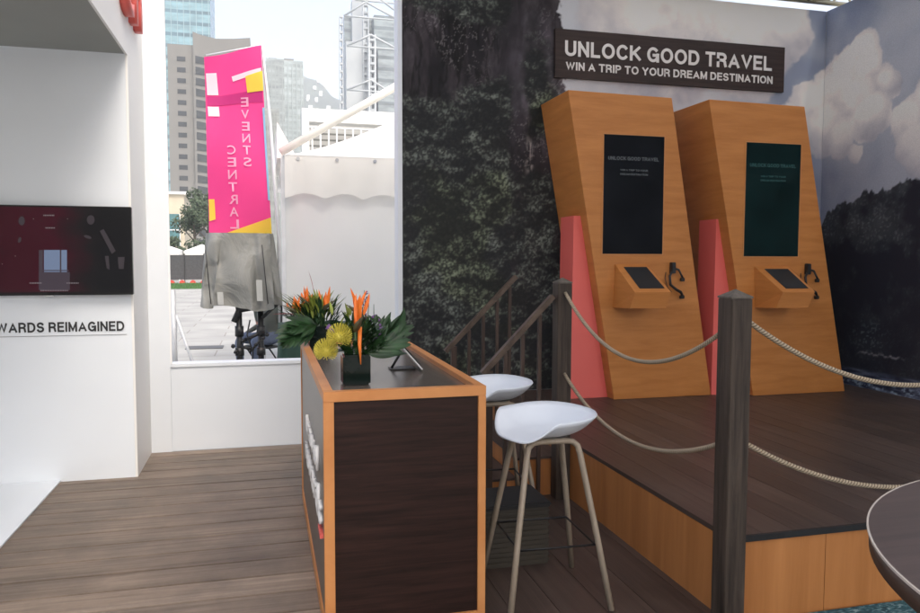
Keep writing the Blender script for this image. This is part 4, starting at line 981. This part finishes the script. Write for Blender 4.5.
# ------------------------------------------------------------------ seated person (mostly behind the cover)
def person():
    SK=plain('skin',(.42,.20,.14),.5,.05,10); SH=plain('grey_green_shirt',(.13,.14,.12),.8,.08,12); JE=plain('blue_jeans',(.12,.15,.22),.8,.1,20); HR=plain('dark_hair',(.015,.012,.01),.6,.2,40)
    p=thing('person','person in grey green shirt and blue jeans sitting behind the covered stand','person',(.06,10.2,-.1))
    g0=-.1; X=.02; Y=10.2; seat=.36
    J={'pel':((X,Y,seat+.10),.125),'sp':((X-.01,Y-.01,seat+.27),.12),'ch':((X-.03,Y-.02,seat+.44),.135),'nk':((X-.05,Y-.03,seat+.58),.055),'hb':((X-.07,Y-.05,seat+.66),.075),'hd':((X-.08,Y-.06,seat+.76),.09),
       'ht':((X-.07,Y-.05,seat+.84),.06)}
    for s,sy in (('r',-1),('l',1)):
        J['sh'+s]=((X-.02,Y+sy*.17,seat+.50),.062); J['el'+s]=((X+.055,Y+sy*.20,seat+.24),.043); J['wr'+s]=((X+.06 if sy<0 else X-.16,Y+sy*.19,seat+.01 if sy<0 else seat+.17),.027)
        J['ha'+s]=((J['wr'+s][0][0]-.02,Y+sy*.185,J['wr'+s][0][2]-.08 if sy<0 else seat+.16),.030)
        J['hp'+s]=((X,Y+sy*.10,seat+.08),.095); J['kn'+s]=((X-.40,Y+sy*.13,seat+.10),.065); J['an'+s]=((X-.36,Y+sy*.14,g0+.09),.042); J['to'+s]=((X-.52,Y+sy*.15,g0+.045),.04)
    E=[('pel','sp'),('sp','ch'),('ch','nk'),('nk','hb'),('hb','hd'),('hd','ht')]
    for s in 'rl': E+=[('ch','sh'+s),('sh'+s,'el'+s),('el'+s,'wr'+s),('wr'+s,'ha'+s),('pel','hp'+s),('hp'+s,'kn'+s),('kn'+s,'an'+s),('an'+s,'to'+s)]
    for s,sy in (('r',-1),('l',1)):
        h=Vector(J['ha'+s][0]); dr=Vector((-.02,0,-1)) if sy<0 else Vector((-1,0,-.1))
        for k,L in enumerate((.062,.075,.08,.068)):
            o_=Vector((.028-.018*k,0,0)) if sy<0 else Vector((0,.028-.018*k,0))
            J[f'f{s}{k}']=(tuple(h+o_+dr*.035),.0095); J[f'g{s}{k}']=(tuple(h+o_*1.1+dr*(.035+L)+Vector((-.012,0,0))),.0085); E+=[('ha'+s,f'f{s}{k}'),(f'f{s}{k}',f'g{s}{k}')]
        J['t'+s]=(tuple(h+Vector((-.045,0,-.03))),.010); E+=[('ha'+s,'t'+s)]
    CA,SA_=math.cos(R(48)),math.sin(R(48)); rot=lambda c_:(X+.02+(c_[0]-X)*CA-(c_[1]-Y)*SA_,Y+(c_[0]-X)*SA_+(c_[1]-Y)*CA,c_[2])
    J={k:(rot(v[0]),v[1]) for k,v in J.items()}
    names=list(J); idx={n:i for i,n in enumerate(names)}
    bm=bmesh.new(); lay=bm.verts.layers.skin.verify(); vs=[bm.verts.new(J[n][0]) for n in names]
    for a,b_ in E: bm.edges.new((vs[idx[a]],vs[idx[b_]]))
    for n,v in zip(names,vs): v[lay].radius=(J[n][1],J[n][1]); v[lay].use_root=(n=='pel')
    me=bpy.data.meshes.new('tmp'); bm.to_mesh(me); bm.free(); o=bpy.data.objects.new('tmp',me); col.objects.link(o)
    o.modifiers.new('s','SKIN'); m=o.modifiers.new('u','SUBSURF'); m.levels=2; m.render_levels=2
    bpy.context.view_layer.update(); me2=bpy.data.meshes.new_from_object(o.evaluated_get(bpy.context.evaluated_depsgraph_get())); bpy.data.objects.remove(o)
    d=MB(); d.bm.free(); d.bm=bmesh.new(); d.bm.from_mesh(me2)
    for f in d.bm.faces:
        f.smooth=True; c_=f.calc_center_median(); c_=Vector((X+(c_.x-X-.02)*CA+(c_.y-Y)*SA_,Y-(c_.x-X-.02)*SA_+(c_.y-Y)*CA,c_.z)); mi=0
        arm=abs(c_.y-Y)>.145 and c_.x>X-.2
        if c_.z<seat+.17 and not (arm and abs(c_.y-Y)>.165 and c_.x>X-.02 and c_.z>seat-.25 and abs(c_.y-Y)>.17): mi=2
        if c_.z>=seat+.17 and c_.z<seat+.585: mi=1
        if abs(c_.y-Y)>.165 and c_.z<seat+.32 and c_.x>X+.0: mi=0
        f.material_index=mi
    body=d.out('body',[SK,SH,JE],p)
    h=MB(); h.blob(Vector((X-.062,Y-.045,seat+.80)),.105,3,.03,(1,.95,.9)); 
    for v in h.bm.verts:
        if v.co.x<X-.10 and v.co.z<seat+.82: v.co.x=X-.10
    tw_=lambda mb:[setattr(v,'co',Vector(rot(v.co))) for v in mb.bm.verts]
    tw_(h); h.out('hair',HR,p)
    f=MB(); 
    for sy in (-1,1): f.blob(Vector((X-.158,Y-.06+sy*.032,seat+.765)),.011,1,.0)
    tw_(f); f.out('eyes',BLK,p)
    f=MB(); f.tube([(X-.150,Y-.06,seat+.775),(X-.178,Y-.06,seat+.742),(X-.155,Y-.06,seat+.735)],[.008,.012,.008],6); f.tube([(X-.155,Y-.08,seat+.712),(X-.163,Y-.06,seat+.710),(X-.155,Y-.04,seat+.712)],[.003,.006,.003],6); tw_(f); f.out('nose_and_mouth',SK,p)
    c=thing('folding_chair','black folding chair under the seated person behind the covered stand','chair',(X,Y,-.1)); c.rotation_euler=(0,0,R(48))
    d=MB(); d.box(X-.2,X+.2,Y-.21,Y+.21,seat-.03,seat-.002,bev=.006); d.out('seat',BLK,c)
    d=MB(); d.box(X+.19,X+.215,Y-.2,Y+.2,seat+.22,seat+.42,bev=.006); d.out('backrest',BLK,c)
    for sx in (-1,1):
        for sy in (-1,1): d=MB(); d.tube([(X-sx*.17,Y+sy*.2,seat-.03),(X+sx*.2,Y+sy*.2,-.095)],.011,6); d.out('leg',BLK,c)
    for sy in (-1,1): d=MB(); d.tube([(X+.17,Y+sy*.19,seat-.03),(X+.2,Y+sy*.19,seat+.4)],.011,6); d.out('back_post',BLK,c)
person()
# ------------------------------------------------------------------ green draped box
a=at(277,326,7.2); 
gt=thing('draped_table','low table under a dark green cloth outside the window, behind the far flowers','table',(.35,7.4,-.1))
d=MB(); X0g,X1g=at(279,330,7.1).x,at(279,330,7.1).x+.75; zt=at(300,328,7.1).z
def drape(u,v):
    th=2*math.pi*u; hw=(X1g-X0g)/2; cxg=(X0g+X1g)/2; s_=1+.07*v
    x=cxg+hw*s_*math.copysign(abs(math.cos(th))**.25,math.cos(th)); y=7.45+.35*s_*math.copysign(abs(math.sin(th))**.25,math.sin(th)); k=.02*v
    return Vector((x+k*math.sin(th*13),y+k*math.sin(th*17),zt-(zt+.095)*v))
d.grid(drape,96,12); d.face([drape(i/48,0) for i in range(48)]); bmesh.ops.recalc_face_normals(d.bm,faces=d.bm.faces[:]); d.out('cloth',GREENC,gt)
d=MB(); d.box(X0g+.02,X1g-.02,7.12,7.78,zt-.04,zt-.005); d.out('table_top',BLK,gt)
# ------------------------------------------------------------------ A-frame stand at the left of the opening
af=thing('easel','thin grey folding metal easel standing outside at the left of the window','easel',(-.9,9.3,-.1))
Ya=8.6
d=MB(); a=at(172.5,290,Ya); d.tube([a,(a.x+.01,Ya,-.1)],.03,8); d.out('upright',GALV,af)
d=MB(); a=at(176,315,Ya); b_=at(193,364,Ya); e=b_+(b_-a)*.9; d.tube([a,e],.016,8); d.tube([a+Vector((0,.05,0)),(a.x-.1,Ya+.4,-.1)],.014,8); d.out('brace',GALV,af)
# drain cover
d=MB(); d.box(-1.35,-.72,13.8,14.25,-.096,-.088,bev=.002); solo('drain_cover',d,plain('drain_iron',(.09,.09,.09),.6),'dark rectangular drain cover set in the pale plaza paving','drain cover')
# ------------------------------------------------------------------ plaza background
FEN=plain('fence_mesh',(.055,.055,.058),.8,.2,8)
fn=thing('site_fence','dark mesh site fence along the far side of the plaza lawn','fence',(-6,50,-.1))
for i in range(7):
    x=-9.4+i*1.15; d=MB(); d.box(x+.03,x+1.12,50,50.04,.12,1.66); d.out('mesh_panel',FEN,fn); d=MB(); d.box(x-.03,x+.025,49.97,50.07,-.1,1.75); d.out('fence_post',BLK,fn)
rb=plain('red_plastic',(.55,.05,.03),.6)
for i in range(4):
    x=-5.7+i*.62; d=MB(); d.prism([(x,49.4,-.09),(x+.34,49.4,-.09),(x+.30,49.4,.04),(x+.04,49.4,.04)],(0,.3,0)); d.box(x+.1,x+.24,49.5,49.6,.0405,.09)
    solo('barrier_foot',d,rb,'small red barrier foot at the base of the dark plaza fence','barrier foot','red barrier feet along the plaza fence')
def gazebo(x,y,w,h,label):
    t=thing('small_tent',label,'tent',(x,y,-.1),'low white tents behind the fence')
    d=MB(); ap=(x,y,h+.5); cs=[(x-w,y-w),(x+w,y-w),(x+w,y+w),(x-w,y+w)]
    for i in range(4): d.face([(*cs[i],h),(*cs[(i+1)%4],h),ap]); d.face([(*cs[i],h-.35),(*cs[(i+1)%4],h-.35),(*cs[(i+1)%4],h),(*cs[i],h)])
    d.out('roof',CANV,t)
    for c_ in cs: d=MB(); d.box(c_[0]-.04,c_[0]+.04,c_[1]-.04,c_[1]+.04,-.1,h-.35); d.out('pole',GALV,t)
gazebo(-6.9,56,1.3,2.0,'small white tent behind the fence, left of the pair'); gazebo(-4.3,57.5,1.15,1.95,'small white tent behind the fence, right of the pair')
# beige pavilion block
bb=thing('beige_building','small beige building with tall teal glass front beside the trees','building',(-13,92,-.1))
e=at(184,200,90); l=at(168,200,90)
d=MB(); d.box(l.x-14,e.x,90,104,-.1,e.z+.6); d.out('wall',plain('beige_stone',(.50,.44,.33),.8,.08,1),bb)
d=MB(); p=at(173,214,89.9); q_=at(180.5,246,89.9); d.box(p.x-6,q_.x,89.8,89.98,q_.z,p.z); gl=d.out('window',plain('teal_glass',(.06,.16,.17),.2,.2,2),bb)
d=MB()
for k in range(6): d.box(q_.x-.05-k*1.2,q_.x+.05-k*1.2,89.72,89.79,q_.z,p.z)
d.box(p.x-6,q_.x,89.72,89.785,(p.z+q_.z)/2-.06,(p.z+q_.z)/2+.06); d.out('mullion',GALV,gl)
d=MB(); d.box(l.x-14.2,e.x+.3,89.7,104.2,e.z+.6005,e.z+.9); d.out('roof_edge',CREAM,bb)
# trees
LFD=plain('tree_leaves',(.050,.075,.038),.7,.45,1.5); BARK=plain('bark',(.07,.055,.04),.9,.3,6)
def tree(x,y,h,r,label,seed,n=1500,pine=False):
    rr=random.Random(seed); t=thing('plaza_tree',label,'tree',(x,y,-.1),'trees beyond the plaza fence')
    d=MB(); d.tube([(x,y,-.1),(x+.1,y,h*.35),(x,y+.1,h*.7)],[.18,.13,.05],8)
    cl=[]
    for k in range(13):
        a=rr.uniform(0,6.28); zz=h*rr.uniform(.35,.92); q=r*(1-(abs(zz/h-.55)*1.2)**2)*rr.uniform(.2,.85); c_=Vector((x+q*math.cos(a),y+q*math.sin(a),zz)); cl.append((c_,r*rr.uniform(.28,.5)))
        if k<7: d.tube([(x,y,zz*.7),c_],[.06,.02],5)
    d.out('trunk',BARK,t)
    d=MB()
    for k in range(n):
        c_,cr_=rr.choice(cl); v=Vector((rr.gauss(0,1),rr.gauss(0,1),rr.gauss(0,.8))); v=v.normalized()*cr_*rr.uniform(.5,1.08); p=c_+v; s_=rr.uniform(.06,.16)
        a_=Vector((rr.uniform(-1,1),rr.uniform(-1,1),rr.uniform(-1,1))).normalized(); b2=a_.orthogonal().normalized()
        d.face([p-a_*s_,p+b2*s_*.6,p+a_*s_,p-b2*s_*.6])
    d.out('crown',LFD,t)
p=at(194,245,62); tree(p.x,62,6.6,1.6,'taller grey green tree left of the pink banner, beyond the fence',1,2600)
p=at(204,245,66); tree(p.x+.3,66,7.2,1.9,'broad tree rising behind the grey cover beside the pink banner',2,2600)
p=at(177,245,58); tree(p.x,58,3.1,.8,'small dark conical tree in front of the beige building',3,1500)
p=at(170,245,70); tree(p.x-2,70,5,1.7,'tree behind the left window post, beyond the fence',4,1500)
# concrete tower block
CON=plain('grey_concrete',(.175,.172,.160),.85,.06,.15); WDK=plain('dark_window_glass',(.03,.035,.04),.25,.2,1)
tw=thing('concrete_tower','grey concrete tower with a column of small square windows, behind the pink banner','building',(-9,150,-.1))
d=MB(); d.box(-16.6,-12.15,150,166,-.1,40.6); d.out('stair_core',CON,tw)
d=MB(); 
pr=[(-12.1,42.9),(-10.8,42.4),(-8,41.9),(-5,42.1),(-1.9,42.5)]
d.prism([(-12.1,149.2,-.1),(-1.9,149.2,-.1)]+[(x,149.2,z) for x,z in pr[::-1]],(0,18,0)); d.out('main_block',CON,tw)
for i in range(19):
    z=38.0-i*1.98
    d=MB(); d.box(-15.0,-13.5,149.93,149.995,z-.42,z+.42); wd=d.out('window',WDK,tw)
    if i<19:
        d=MB(); d.prism([(-11.7,149.08,z+.55),(-9.0,149.08,z+.1),(-9.0,149.08,z-1.0),(-11.7,149.08,z-.8)],(0,.1,0)); d.out('balcony_opening',WDK,tw)
        d=MB(); d.prism([(-8.7,149.08,z+.55),(-2.6,149.08,z+.55),(-2.6,149.08,z-.7),(-8.7,149.08,z-.7)],(0,.1,0)); d.out('balcony_opening',WDK,tw)
# glass tower
def banded(name,c1,c2,sc,rough=.25,vert=0):
    m,nt,b=newmat(name); tc=N(nt,'ShaderNodeTexCoord'); sx=N(nt,'ShaderNodeSeparateXYZ'); nt.links.new(tc.outputs['Object'],sx.inputs[0])
    mm=N(nt,'ShaderNodeMath',operation='MULTIPLY'); mm.inputs[1].default_value=sc; nt.links.new(sx.outputs[2],mm.inputs[0])
    fr=N(nt,'ShaderNodeMath',operation='FRACT'); nt.links.new(mm.outputs[0],fr.inputs[0])
    c=ramp(nt,fr.outputs[0],[(0,c1),(.28,c1),(.32,c2),(1,c2)])
    n=N(nt,'ShaderNodeTexNoise'); n.inputs['Scale'].default_value=.22; n.inputs['Detail'].default_value=4; nt.links.new(coords(nt,(1,1,3)),n.inputs['Vector'])
    mx=N(nt,'ShaderNodeMix',data_type='RGBA',blend_type='MULTIPLY'); mx.inputs[0].default_value=.5; nt.links.new(c,mx.inputs[6]); nt.links.new(ramp(nt,n.outputs[0],[(.35,(.5,.5,.5)),(.65,(1.4,1.4,1.4))]),mx.inputs[7])
    nt.links.new(mx.outputs[2],b.inputs['Base Color']); b.inputs['Roughness'].default_value=rough; return m
gtw=thing('glass_tower','blue green glass office tower rising behind the concrete tower','building',(-23,270,-.1))
d=MB(); d.box(-38,-15.6,260,285,-.1,120); d.out('curtain_wall',banded('blue_glass',(.07,.14,.17),(.17,.30,.34),1/3.6),gtw)
d=MB()
for i in range(12): x=-37+i*1.9; d.box(x-.1,x+.1,259.8,259.99,0,120)
d.out('mullion',plain('tower_mullion',(.22,.33,.36),.4),gtw)
# hazy grey towers
def hazet(px0,px1,py,Y,label,c,sc):
    a=at(px0,py,Y); b_=at(px1,py,Y); t=thing('office_tower',label,'building',((a.x+b_.x)/2,Y,-.1))
    d=MB(); d.box(a.x,b_.x,Y,Y+18,-.1,a.z); d.out('facade',banded('facade_'+str(int(px0)),c,tuple(min(1,x*1.2) for x in c),sc,.5),t)
    d=MB(); w=b_.x-a.x; d.box(a.x+w*.15,a.x+w*.6,Y+4,Y+14,a.z+.01,a.z+w*.22); d.out('rooftop_plant',CON,t)
    d=MB()
    for i in range(5): x=a.x+w*(i+.5)/5; d.box(x-w*.025,x+w*.025,Y-.25,Y-.01,0,a.z-1)
    d.out('pier',plain('pier_'+str(int(px0)),tuple(min(1,x*1.15) for x in c),.6),t)
hazet(266,284,58,230,'pale grey office tower directly right of the pink banner top',(.22,.25,.25),1/3.4)
hazet(281,303,60,260,'wider pale green grey office tower left of the wooded hill',(.25,.29,.29),1/3.4)
hazet(262,279,108,180,'lower grey block between the pink banner and the white tents',(.24,.26,.25),1/3.4)
# HSBC-style trussed bank tower (generic structure)
bk=thing('trussed_tower','grey high tech tower with ladder masts and hanging trusses at the right of the opening','building',(38,262,-.1))
Yb=262; LGT=plain('light_grey_cladding',(.42,.45,.46),.5,.06,.2); MID=plain('truss_grey',(.36,.39,.40),.45,.1,.3)
def bx(mb,pxa,pya,pxb,pyb,Y0_,dep,zb=None):
    a=at(pxa,pya,Y0_); b2=at(pxb,pyb,Y0_); z0=min(a.z,b2.z) if zb is None else zb; mb.box(min(a.x,b2.x),max(a.x,b2.x),Y0_,Y0_+dep,z0,max(a.z,b2.z))
d=MB(); bx(d,344,16,372,60,Yb+14,12,-.1); d.out('rear_glass_block',banded('rear_glass',(.16,.19,.20),(.24,.28,.29),1/3.9),bk)
d=MB(); bx(d,352,0,366,60,Yb+10,4,-.1); d.out('lift_shaft',LGT,bk)
d=MB(); bx(d,346,41,372,110,Yb+3,9,-.1); d.out('service_block',LGT,bk)
d=MB(); bx(d,374,15,440,60,Yb+8,20,-.1); d.out('upper_office_block',banded('office_glass_upper',(.12,.15,.16),(.22,.26,.27),1/3.9),bk)
d=MB(); bx(d,378,50,440,110,Yb+2,24,-.1); d.out('lower_office_block',banded('office_glass_lower',(.14,.17,.18),(.25,.29,.30),1/3.9),bk)
def ladder(px,w,pytop,Y0_):
    a=at(px,pytop,Y0_); b2=at(px+w,pytop,Y0_); m=MB(); ww=b2.x-a.x
    for x in (a.x,b2.x): m.tube([(x,Y0_,-.1),(x,Y0_,a.z)],ww*.16,6); m.tube([(x,Y0_+ww,-.1),(x,Y0_+ww,a.z)],ww*.16,6)
    z=20
    while z<a.z: m.box(a.x,b2.x,Y0_-.2,Y0_+ww,z,z+.7); z+=2.6
    m.out('ladder_mast',MID,bk)
ladder(339.5,3,16,Yb); ladder(363,5,-40,Yb+2); ladder(369,6,34,Yb-3)
for (xa,ya,xm,ym,xb,yb) in ((347,46,371,35,402,52),(347,90,371,80,402,100),(344,16,366,2,402,22),(355,0,366,-12,402,16)):
    d=MB(); a,m_,b2=at(xa,ya,Yb-3),at(xm,ym,Yb-3),at(xb,yb,Yb-3); b2=b2+(b2-m_)*.3
    d.tube([a,m_,b2],.38,6); d.tube([a,Vector((m_.x,m_.y,a.z)),Vector((b2.x,b2.y,a.z))],.3,6); d.out('hanger_truss',MID,bk)
# white terminal building with railing
tm=thing('terminal_building','long white building with shaded louvres and a white rail beyond the marquee','building',(6,41,-.1))
a=at(302,108,40); e_=at(440,126,40)
WB=plain('white_render',(.74,.74,.72),.6,.04,.5)
d=MB(); d.box(a.x,e_.x+6,40,41,at(302,121,40).z,a.z); d.out('fascia_beam',WB,tm)
d=MB(); d.box(a.x,a.x+.35,40.01,41,-.1,at(302,121,40).z-.001); d.out('end_column',WB,tm)
d=MB(); d.box(a.x+.36,e_.x+6,42.5,44,-.1,a.z-.3); d.out('rear_wall',banded('louvre_wall',(.12,.12,.11),(.34,.34,.32),3.0,.6),tm)
d=MB(); zr=at(302,147,40).z; zb=at(302,162,40).z
d.box(a.x+.36,e_.x+6,39.9,41,-.1,zb); d.out('lower_wall',WB,tm)
for i in range(16):
    x=a.x+.5+i*.42; d=MB(); d.box(x-.035,x+.035,39.95,40.02,zb,zr+1.0); d.out('railing_post',WB,tm)
d=MB(); d.box(a.x+.36,e_.x+3,39.95,40.02,zr+1.0,zr+1.07); d.out('top_rail',WB,tm)
# hill and houses
def hill():
    m,nt,b=newmat('wooded_hillside'); n=N(nt,'ShaderNodeTexNoise'); n.inputs['Scale'].default_value=.03; n.inputs['Detail'].default_value=9; nt.links.new(coords(nt),n.inputs['Vector'])
    nt.links.new(ramp(nt,n.outputs[0],[(.35,(.02,.035,.02)),(.65,(.06,.085,.05))]),b.inputs['Base Color']); b.inputs['Roughness'].default_value=.9
    xs=[-500,-30,13,43,88,110,170,300,700]; zs=[230,322,314,301,286,262,255,330,250]
    d=MB()
    def f(u,v):
        x=-500+1200*u; y=700+600*v; top=float(np.interp(x,xs,zs)); z=-.1+(top+.1)*sm1(v,-.15,1.0)+ (6*math.sin(x*.05+y*.03)+4*math.sin(x*.11-y*.07))*v*(1-v)*3
        return Vector((x,y,z))
    d.grid(f,90,30); tag(d.out('hill',m),kind='structure')
    return f
hf=hill()
rr=random.Random(5); HW=plain('house_white',(.62,.62,.60),.7)
for i in range(14):
    px=rr.uniform(306,334); py=rr.choice([82,84,95,78,100])+rr.uniform(-1,1); v=.62+rr.uniform(-.1,.25); 
    Yh=700+600*v; p=at(px,py,Yh); p0=hf((p.x+500)/1200,v); d=MB(); w=rr.uniform(1.2,2.8); h=rr.uniform(1,3); d.box(p0.x-w,p0.x+w,p0.y-12,p0.y+4,p0.z-4,p0.z+h,)
    solo('hillside_house',d,HW,'tiny white house high on the hazy wooded hillside','house','white houses on the hillside')
# ------------------------------------------------------------------ haze
HAZE=0.00065
if HAZE:
    m,nt,b=newmat('haze_air'); nt.nodes.remove(b); v=N(nt,'ShaderNodeVolumePrincipled'); v.inputs['Color'].default_value=(.93,.96,1,1); v.inputs['Density'].default_value=HAZE
    v.inputs['Anisotropy'].default_value=0.0
    nt.links.new(v.outputs[0],nt.nodes['Material Output'].inputs['Volume'])
    d=MB(); d.box(-3100,3100,-520,4600,-1.1,420); tag(d.out('haze',m),'pale haze hanging over the whole plaza and city','haze',kind='stuff')
# ------------------------------------------------------------------ light
wd=bpy.data.worlds.new('World'); scene.world=wd; wd.use_nodes=True; nt=wd.node_tree
sky=nt.nodes.new('ShaderNodeTexSky'); sky.sky_type='NISHITA'; sky.sun_disc=False
SE,SA=52,168     # sun elevation, azimuth clockwise from +Y
sky.sun_elevation=R(SE); sky.sun_rotation=R(SA); sky.air_density=1.0; sky.dust_density=5; sky.ozone_density=.6; sky.altitude=0
bg=nt.nodes['Background']; nt.links.new(sky.outputs[0],bg.inputs[0]); bg.inputs[1].default_value=.15
sl=bpy.data.lights.new('sun','SUN'); sl.energy=1.0; sl.angle=R(24); sl.color=(1,.97,.92)
so=bpy.data.objects.new('sun',sl); col.objects.link(so)
dirv=Vector((math.sin(R(SA))*math.cos(R(SE)),math.cos(R(SA))*math.cos(R(SE)),math.sin(R(SE))))
so.rotation_euler=dirv.to_track_quat('Z','Y').to_euler(); so.location=(0,0,20)
vs=scene.view_settings; vs.view_transform='Standard'; vs.look='None'; vs.exposure=1.35; vs.gamma=1; vs.use_curve_mapping=False
scene.render.engine='CYCLES'
scene.cycles.max_bounces=8; scene.cycles.volume_bounces=1
